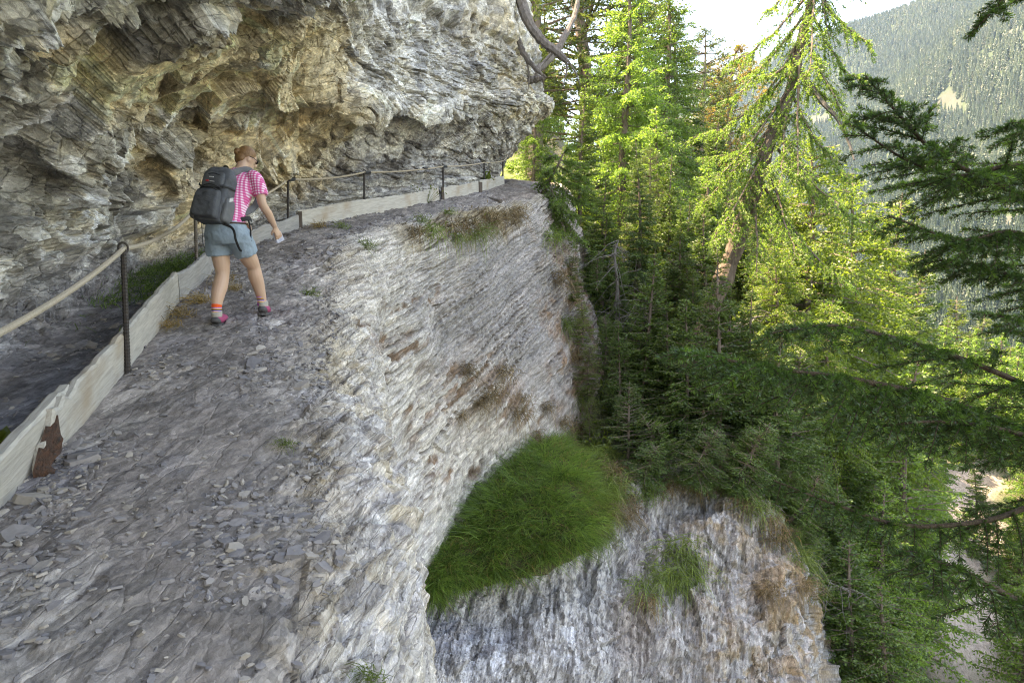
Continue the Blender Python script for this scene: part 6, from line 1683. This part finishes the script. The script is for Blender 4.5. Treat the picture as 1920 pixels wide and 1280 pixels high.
tx_ = bpy.data.textures.new("cloth_creases", 'CLOUDS'); tx_.noise_scale = .11; tx_.noise_depth = 2
def crease(o_, st):
    d_m = o_.modifiers.new("creases", 'DISPLACE'); d_m.texture = tx_; d_m.strength = st; d_m.mid_level = .5; d_m.texture_coords = 'LOCAL'
crease(mbag, .035)
b = MB(); sq_loft(b, [(0, -.115, -.265, .10, .03), (0, -.125, -.245, .14, .055), (0, -.13, -.12, .142, .062), (0, -.125, -.02, .13, .05), (0, -.11, .005, .11, .025)]); crease(fused("front_pocket", b, .009, M_PACK, pack, 3), .03)
b = MB(); sq_loft(b, [(0, -.10, .02, .115, .03), (0, -.105, .06, .122, .038), (0, -.09, .14, .115, .036), (0, -.065, .185, .095, .02)]); fused("upper_pocket", b, .009, M_PACK, pack, 2)
for s in (-1, 1):
    b = MB(); sq_loft(b, [(s * .165, .0, -.27, .03, .07), (s * .176, 0, -.24, .036, .09), (s * .178, 0, -.12, .036, .088), (s * .174, 0, -.05, .026, .075)]); fused("side_pocket", b, .009, M_PACK2, pack, 2)
def web(name, pts, w=.012, t=.003, mat=M_BLACK):
    mb_ = MB(); pts = np.array(pts); q_ = cr_matrix(len(pts), np.linspace(0, len(pts) - 1, len(pts) * 4)) @ pts; add_tube(mb_, q_, [(w, t)] * len(q_), ns=8); return obj(name, mb_.mesh(name), mat, pack)
for z_, y_ in ((.045, -.146), (.155, -.128), (.01, -.178)):
    web("zip", [pk(x, y_ + 6.0 * x * x * .35, z_ - 2.2 * x * x) for x in np.linspace(-.115, .115, 7)], .004, .003)
for s in (-1, 1):
    web("compression_strap", [pk(s * .175, .06, .06), pk(s * .185, -.02, .055), pk(s * .16, -.10, .045), pk(s * .12, -.145, .04)], .010, .003)
    web("shoulder_strap", [pk(s * .075, .075, .235), np.array([s * .10, .155, 1.425]), np.array([s * .128, .215, 1.405]), np.array([s * .140, .285, 1.33]), np.array([s * .15, .27, 1.2]), np.array([s * .175, .12, 1.06]), pk(s * .15, .09, -.2)], .030, .009, M_PACK2)
web("grab_loop", [pk(-.04, .06, .25), pk(-.02, .055, .285), pk(.02, .055, .285), pk(.04, .06, .25)], .008, .003)
web("hip_belt", [pk(.15, .08, -.25), np.array([.195, .02, .965]), np.array([.19, .09, .955])], .02, .004)
web("loose_strap", [pk(.13, .02, -.27), np.array([.150, -.135, .86]), np.array([.175, -.13, .76]), np.array([.19, -.10, .68]), np.array([.205, -.09, .665])], .011, .003)
web("loose_strap", [pk(-.15, .06, -.26), np.array([-.215, -.06, .86]), np.array([-.222, -.05, .76]), np.array([-.215, -.03, .70])], .010, .003)
web("loose_strap", [np.array([.195, .03, .965]), np.array([.222, .02, .86]), np.array([.215, .03, .76])], .008, .003)
def badge(x, z, w, h, mat, name, y=-.176):
    V, Fb = box_vf(w, .006, h); V = np.array([pk(x + a, y + b_, z + c) for a, b_, c in V]); obj(name, make_mesh(name, V, Fb), mat, pack)
badge(-.045, .075, .030, .014, M_RED, "badge", -.146); badge(.012, .072, .055, .005, M_WHITE, "badge", -.146); badge(-.01, .115, .05, .008, M_WHITE, "badge", -.140)
V, Fb = box_vf(.012, .06, .035); V = np.array([pk(.205 + a, -.03 + b_, -.055 + c + b_ * .4) for a, b_, c in V]); obj("label", make_mesh("label", V, Fb), M_WHITE, pack)
# ---- folded map in her right hand
mapo = empty("folded_map", tuple(G0), -YAW); tag(mapo, "white folded sheet held in the walker's right hand", "map")
hc = WRR + unit(np.array([.05, .42, -.62])) * .115
d_ = unit(np.array([.05, .42, -.62])); n_2 = unit(np.array([-.8, .35, .25]) - d_ * np.dot([-.8, .35, .25], d_)); s_2 = np.cross(d_, n_2)
for k, (off, tl) in enumerate(((.012, .0), (.019, .12), (.027, -.06))):
    V, Fb = box_vf(.10, .07, .003); V = np.array([hc + d_ * (a * .95 + tl * .05) + s_2 * (b_ + .1 * tl) + n_2 * (off + c) for a, b_, c in V]); obj("sheet", make_mesh("sheet", V, Fb), M_PAPER, mapo)
# ================================================================ the spruce beside the camera: boughs reaching in from the right
M_NEAR = leaf_mat("near_spruce_needles", (.040, .085, .026), (.075, .165, .028), .45, .35, rough=.38, gloss=.035)
M_NEART = leaf_mat("fresh_spruce_tips", (.075, .16, .04), (.17, .33, .045), .3, .45, rough=.35)
M_TWIG = bark_mat("spruce_twig_bark", (.095, .068, .045), (.05, .036, .026), 40)
fc0 = np.array([3.6, 2.4, -3.2])
ftree = empty("spruce_tree", tuple(fc0)); tag(ftree, "dark spruce beside the camera whose near boughs reach in from the right border", "tree")
mb = MB(); add_tube(mb, [(0, 0, -1.5), (.05, 0, 2), (0, .05, 4.5), (0, 0, 7.5)], [.16, .14, .11, .05], ns=10); obj("trunk", mb.mesh("trunk"), M_BARK_S, ftree)
NR_ = np.random.RandomState(77)
class Needles:
    def __init__(self): self.b = []; self.d = []; self.l = []
    def along(self, pts, dens, ln):
        pts = np.asarray(pts); L_ = np.linalg.norm(np.diff(pts, axis=0), axis=1).sum(); n = max(6, int(L_ * dens)); t = NR_.rand(n)
        b0, d0 = poly_at(pts, t); r = NR_.normal(size=(n, 3)); r[:, 2] += .35; r = unit(r - d0 * (r * d0).sum(1)[:, None])
        self.b.append(b0); self.d.append(unit(d0 * NR_.uniform(.5, 1.0, (n, 1)) + r)); self.l.append(ln * NR_.uniform(.75, 1.15, n) * np.where(t > .93, .8, 1))
    def mesh(self, name, w):
        b, d, l = map(np.concatenate, (self.b, self.d, self.l)); V, Fq = diamonds(b, d, l, w, NR_); return make_mesh(name, V, Fq)
def twig(pts, wood, nd, tips, r, dens=760, ln=.024, lvl=0, droop=.2):
    pts = np.asarray(pts, float); L_ = np.linalg.norm(np.diff(pts, axis=0), axis=1).sum()
    add_tube(wood, pts, np.linspace(r, max(r * .35, .0012), len(pts)), ns=5 if r > .004 else 3, cap=False)
    (tips if (lvl >= 2 and NR_.rand() < .33) else nd).along(pts, dens, ln)
def bough(pts, name="branch", droop=.25, r0=.016, lat_len=.55, step=.055, plane_up=.25, label=None, l_pow=.8, bare=.0):
    pts = np.array([P(*q_) for q_ in pts]) - fc0
    n = len(pts); ax = cr_matrix(n, np.linspace(0, n - 1, 26)) @ pts
    L_ = np.linalg.norm(np.diff(ax, axis=0), axis=1).sum(); wood = MB(); nd = Needles(); tips = Needles()
    add_tube(wood, ax, np.linspace(r0, .003, 26), ns=7, cap=False)
    nd.along(ax[int(26 * max(bare, .35)):], 480, .020)
    m = int(L_ / step)
    for i in range(m):
        s = bare + (1 - bare) * (i + NR_.rand()) / m
        c, d = poly_at(ax, [s]); c, d = c[0], d[0]
        sg = 1 if i % 2 else -1
        side = unit(np.cross(d, [0, 0, 1.0])) * sg
        ll = (lat_len * (1 - s) ** l_pow + .07) * NR_.uniform(.7, 1.15)
        d1 = unit(d * .8 + side * .75 + np.array([0, 0, plane_up * NR_.normal() - .12]))
        t = np.linspace(0, 1, 7)[:, None]
        q_ = c + d1 * ll * t + np.array([0, 0, -droop]) * ll * t ** 1.8 + d * ll * .15 * t ** 2
        twig(q_, wood, nd, tips, .0045 if ll > .25 else .0028, lvl=1)
        k = int(ll / .052)
        for j in range(k):
            s2 = (j + .6) / k; c2, dd = poly_at(q_, [s2]); c2, dd = c2[0], dd[0]
            s_2 = unit(np.cross(dd, [0, 0, 1.0])) * (1 if j % 2 else -1)
            l2 = (.32 * ll * (1 - s2) + .035) * NR_.uniform(.6, 1.2)
            d2 = unit(dd * .9 + s_2 * .7 + np.array([0, 0, -.15 + .25 * NR_.normal()]))
            t2 = np.linspace(0, 1, 4)[:, None]; q2 = c2 + d2 * l2 * t2 + np.array([0, 0, -droop * .8]) * l2 * t2 ** 2
            twig(q2, wood, nd, tips, .0016, lvl=2)
            if l2 > .16:
                for h in range(int(l2 / .05)):
                    c3, d3 = poly_at(q2, [(h + .5) / (l2 / .05)]); c3, d3 = c3[0], d3[0]; s3 = unit(np.cross(d3, [0, 0, 1.0])) * (1 if h % 2 else -1)
                    l3 = .035 + .25 * l2 * NR_.rand(); e3 = c3 + unit(d3 + s3 * .8 + NR_.normal(size=3) * .2) * l3
                    twig([c3, (c3 + e3) / 2, e3], wood, nd, tips, .0012, lvl=2)
    b = obj(name, wood.mesh(name), M_TWIG, ftree)
    obj("needles", nd.mesh("needles", .0038), M_NEAR, b)["kind"] = "stuff"
    if tips.b: obj("fresh_tips", tips.mesh("fresh_tips", .0038), M_NEART, b)["kind"] = "stuff"
    if label: b["label"] = label
    return b
bough([(2250, 480, 3.5), (2020, 420, 3.2), (1880, 350, 3.0), (1760, 290, 2.8), (1690, 220, 2.7), (1622, 142, 2.65)], lat_len=.46, droop=.22, plane_up=.3, label="upper bough with raised tip against the far mountain", bare=.12)
bough([(2250, 600, 3.4), (2050, 560, 3.1), (1920, 440, 2.9), (1800, 450, 2.8), (1668, 405, 2.7)], lat_len=.34, droop=.25, label="second bough, drooping below the raised tip", bare=.15)
bough([(2250, 620, 3.4), (2060, 570, 3.1), (1930, 530, 2.9), (1850, 500, 2.8), (1762, 487, 2.75)], lat_len=.26, droop=.18, label="short bough with a flat tip at the right border", bare=.15)
bough([(2250, 250, 3.4), (2060, 260, 3.0), (1960, 240, 2.8), (1890, 235, 2.7)], lat_len=.25, droop=.15, bare=.1)
bough([(2200, 1020, 3.4), (1990, 850, 3.0), (1800, 760, 2.75), (1620, 715, 2.6), (1450, 690, 2.5), (1285, 660, 2.45)], lat_len=.46, droop=.30, r0=.022, label="biggest bough, heavy with needles, its light tip before the cliff's gully", bare=.08, step=.042, l_pow=.6)
bough([(2150, 880, 3.2), (1990, 760, 2.9), (1850, 690, 2.7), (1700, 640, 2.6), (1560, 610, 2.5), (1440, 625, 2.45)], lat_len=.34, droop=.22, label="bough lying on top of the biggest one", bare=.1, step=.07)
bough([(2200, 900, 2.9), (2050, 860, 2.7), (1900, 810, 2.55), (1760, 790, 2.5), (1640, 800, 2.45)], lat_len=.32, droop=.4, label="dark bough hanging under the biggest one", bare=.1, step=.07)
bough([(2150, 900, 3.2), (1960, 940, 3.0), (1850, 975, 2.85), (1700, 985, 2.7), (1580, 950, 2.6), (1450, 900, 2.5)], lat_len=.26, droop=.42, label="lower bough with a long bare stem and drooping twigs", bare=.12, step=.07)
bough([(2150, 760, 2.8), (2020, 680, 2.6), (1940, 615, 2.5), (1875, 592, 2.45)], lat_len=.16, droop=.12, bare=.2)
bough([(2060, -160, 2.7), (1960, -70, 2.5), (1900, -20, 2.45), (1842, 42, 2.4)], lat_len=.08, droop=.1, bare=.4, label="single twig tip hanging in at the top right corner")
bough([(2150, 1260, 2.4), (2010, 1190, 2.2), (1880, 1110, 2.05), (1780, 1060, 1.95), (1722, 1045, 1.9)], lat_len=.20, droop=.35, label="lowest bough at the bottom right corner", bare=.12)
bough([(2150, 360, 3.1), (2000, 330, 3.0), (1900, 310, 2.9), (1800, 330, 2.8), (1700, 300, 2.75), (1600, 235, 2.7)], lat_len=.36, droop=.25, label="bough crossing just under the raised tip", bare=.12, step=.07)
print("needles tris", sum(len(o.data.polygons) * 2 for o in bpy.data.objects if o.name.startswith(("needles", "fresh_tips"))))
print("unique tris", sum(sum(p.loop_total - 2 for p in me.polygons) if len(me.polygons) < 20000 else 2 * len(me.polygons) for me in bpy.data.meshes))
